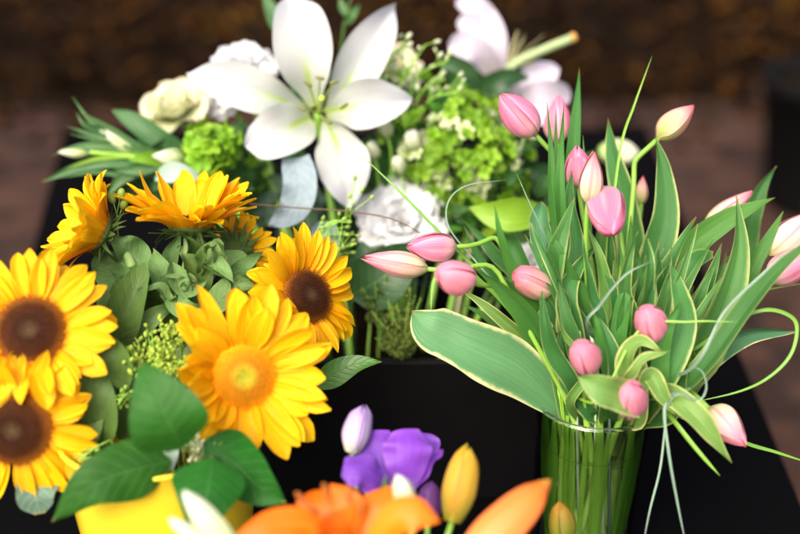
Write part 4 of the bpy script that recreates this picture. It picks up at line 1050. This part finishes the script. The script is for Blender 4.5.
lbranch('thin stalk with small leaves rising between two lily petals',[(340,60,1.42),(345,20,1.4),(352,-5,1.4)],[([(346,24,1.4),(352,14,1.39),(360,4,1.4)],5,'mid'),([(347,16,1.4),(342,6,1.4),(340,-4,1.4)],4,'mid')],x=340)
# wispy stalks right of the lily
for k,(x0,y0,x1,y1,x2,y2) in enumerate([(400,130,385,90,372,52),(405,130,400,85,425,45),(410,130,415,80,448,60),(412,135,430,100,458,92),(400,120,392,60,384,28),(405,135,420,95,440,75),(400,125,380,80,405,40)]):
    c_=curve(PP((x0,y0,1.36),(x1,y1,1.33),(x2,y2,1.31)),10)
    t=thing('wispy_stalk','thin wispy green stalk with tiny buds right of the white lily','filler flower',bfoot(x0),'wispy stalks beside the lily')
    f=Vector(t['_w']); mb=MB(); mb.tube([f]+c_,.0011,5)
    ends=[]
    for i in range(7):
        p=c_[4+min(i,6)]; q=p+(RT*U(-.4,1)+UP*U(.1,1)+FW*U(-.5,.5))*U(.012,.024); mb.tube([p,q],.0006,4,False); ends.append((p,q))
    mb.build('stem',M['stem'],t)
    for p,q in ends:
        b=MB(); b.ball(q,U(.0018,.0032),6,5,q-p,1.8); b.build('bud',M['palebud'],t)
for k,(x,y,r) in enumerate([(412,140,9),(385,128,7),(372,150,7),(398,165,7)]):
    b=P(x+3,y+8,1.3); tp=P(x-2,y-9,1.28); t=thing('pale_floret_bud','small pale green bud hanging beside the right lily petal','flower bud',bfoot(x),'pale buds under the lily')
    headstem(t,b,(tp-b).normalized(),r=.0014); ovoid(t,b,tp,r*1.3/FPX,M['palebud'],shape='bud',seed=k)
# small-leaved sprigs (cedar) below
spray('olive green feathery sprig on the black box below the sideways tulips',402,322,34,34,1.21,34,'moss',bfoot(405),name='cedar_sprig',cat='foliage',br=(1.3,2.6))
spray('feathery olive sprig hanging right of the right-turned sunflower',380,300,18,26,1.23,16,'moss',bfoot(385),name='cedar_sprig',cat='foliage',br=(1.3,2.4))
# dry twig
C=curve(PP((250,204,1.18),(300,208,1.17),(345,211,1.16),(385,217,1.15),(408,226,1.14),(420,233,1.13)),24)
mb=MB(); mb.tube(C,[.0008]*20+[.0006]*5,6); o=mb.build('twig',M['twig'],None,loc=C[0]); o['label']='thin brown twig running from the upright sunflower to the pink tulip'; o['category']='twig'
# leaves filling the back arrangement
fb=['dark green leaves behind the bells of ireland','dark leaves below the lowest lily petal','green leaves between carnation and hydrangea','leaves under the hydrangea','leaves behind the upright sunflower','dark leaves behind the lily throat','leaves between hydrangea and tulips','grey-green leaves around the felted leaf','small bright green leaves between the wispy stalks and the hydrangea','small bright leaves in front of the hydrangea at its right','loose leaves left of the bells of ireland','fine green leaves between the right lily petal and the hydrangea','fine leaves below the hydrangea and above the sideways tulips','fresh green leaves between bells of ireland and the lowest lily petal']
fc=[(205,170,45,22),(330,235,45,40),(400,185,40,45),(470,245,60,35),(235,185,55,25),(330,120,90,55),(530,200,30,60),(290,215,40,35),(428,108,48,42),(497,185,34,55),(150,172,55,22),(395,165,32,38),(440,205,45,28),(240,165,30,30)]
FINE=(8,9,11,12,13)
for k,(cx,cy,rx,ry) in enumerate(fc):
    t=thing('foliage_branch',fb[k],'foliage',bfoot(cx),'leafy branches in the black box')
    f=Vector(t['_w']); p=P(cx,cy,1.42); mb=MB(); mb.tube(bez(p,p-V(0,0,.05),f+V(0,0,.05),f,8),.0018,6); mb.build('stem',M['stem_dark'],t)
    for j in range(17 if k not in FINE else 40):
        a=U(0,6.28); r=math.sqrt(U(0,1)); x=cx+rx*r*math.cos(a); y=cy+ry*r*math.sin(a); d=U(1.36,1.48) if k<8 else U(1.31,1.42); b=U(-1.7,1.7); l=U(14,26) if k not in FINE else U(8,15)
        m_='euc' if k==7 else random.choice(('limeleaf','salal_bright','mid','mid')) if k in FINE else ('dark' if (j+k)%3 else 'mid')
        xleaf(t,[(x-l*.4*math.sin(b),y+l*.7,d+.01),(x,y,d),(x+l*math.sin(b),y-l*math.cos(b)*.8,d-U(0,.03))],(U(8,14) if k not in FINE else U(4,8)),m_,roll=(U(-40,40),U(-40,40)),nv=9,nu=5)

# ------------------------------------------------------------------ light
w=bpy.data.worlds.new('World'); sc.world=w; w.use_nodes=True
nt=w.node_tree; bg=nt.nodes['Background']
sky=nt.nodes.new('ShaderNodeTexSky'); sky.sky_type='NISHITA'; sky.sun_disc=False
EL,AZ=math.radians(45),math.radians(-152)     # sun: high, from the left and a little behind the viewer's shoulder
sky.sun_elevation=EL; sky.sun_rotation=AZ; sky.dust_density=7; sky.air_density=.7; sky.ozone_density=.3
nt.links.new(sky.outputs[0],bg.inputs[0]); bg.inputs[1].default_value=.13
sl=bpy.data.lights.new('sun','SUN'); sl.energy=1.2; sl.angle=math.radians(45); sl.color=(1,.93,.83)
so=bpy.data.objects.new('sun',sl); COL.objects.link(so)
sd=V(math.sin(AZ)*math.cos(EL),math.cos(AZ)*math.cos(EL),math.sin(EL))
so.rotation_euler=sd.to_track_quat('Z','Y').to_euler()
sc.view_settings.view_transform='Standard'; sc.view_settings.look='None'; sc.view_settings.gamma=1; sc.view_settings.use_curve_mapping=False
sc.view_settings.exposure=1.15
sc.render.engine='CYCLES'
cy=sc.cycles
cy.max_bounces=14; cy.transmission_bounces=12; cy.transparent_max_bounces=12; cy.diffuse_bounces=4; cy.glossy_bounces=4
cy.use_denoising=True
cy.caustics_refractive=True; cy.blur_glossy=.5
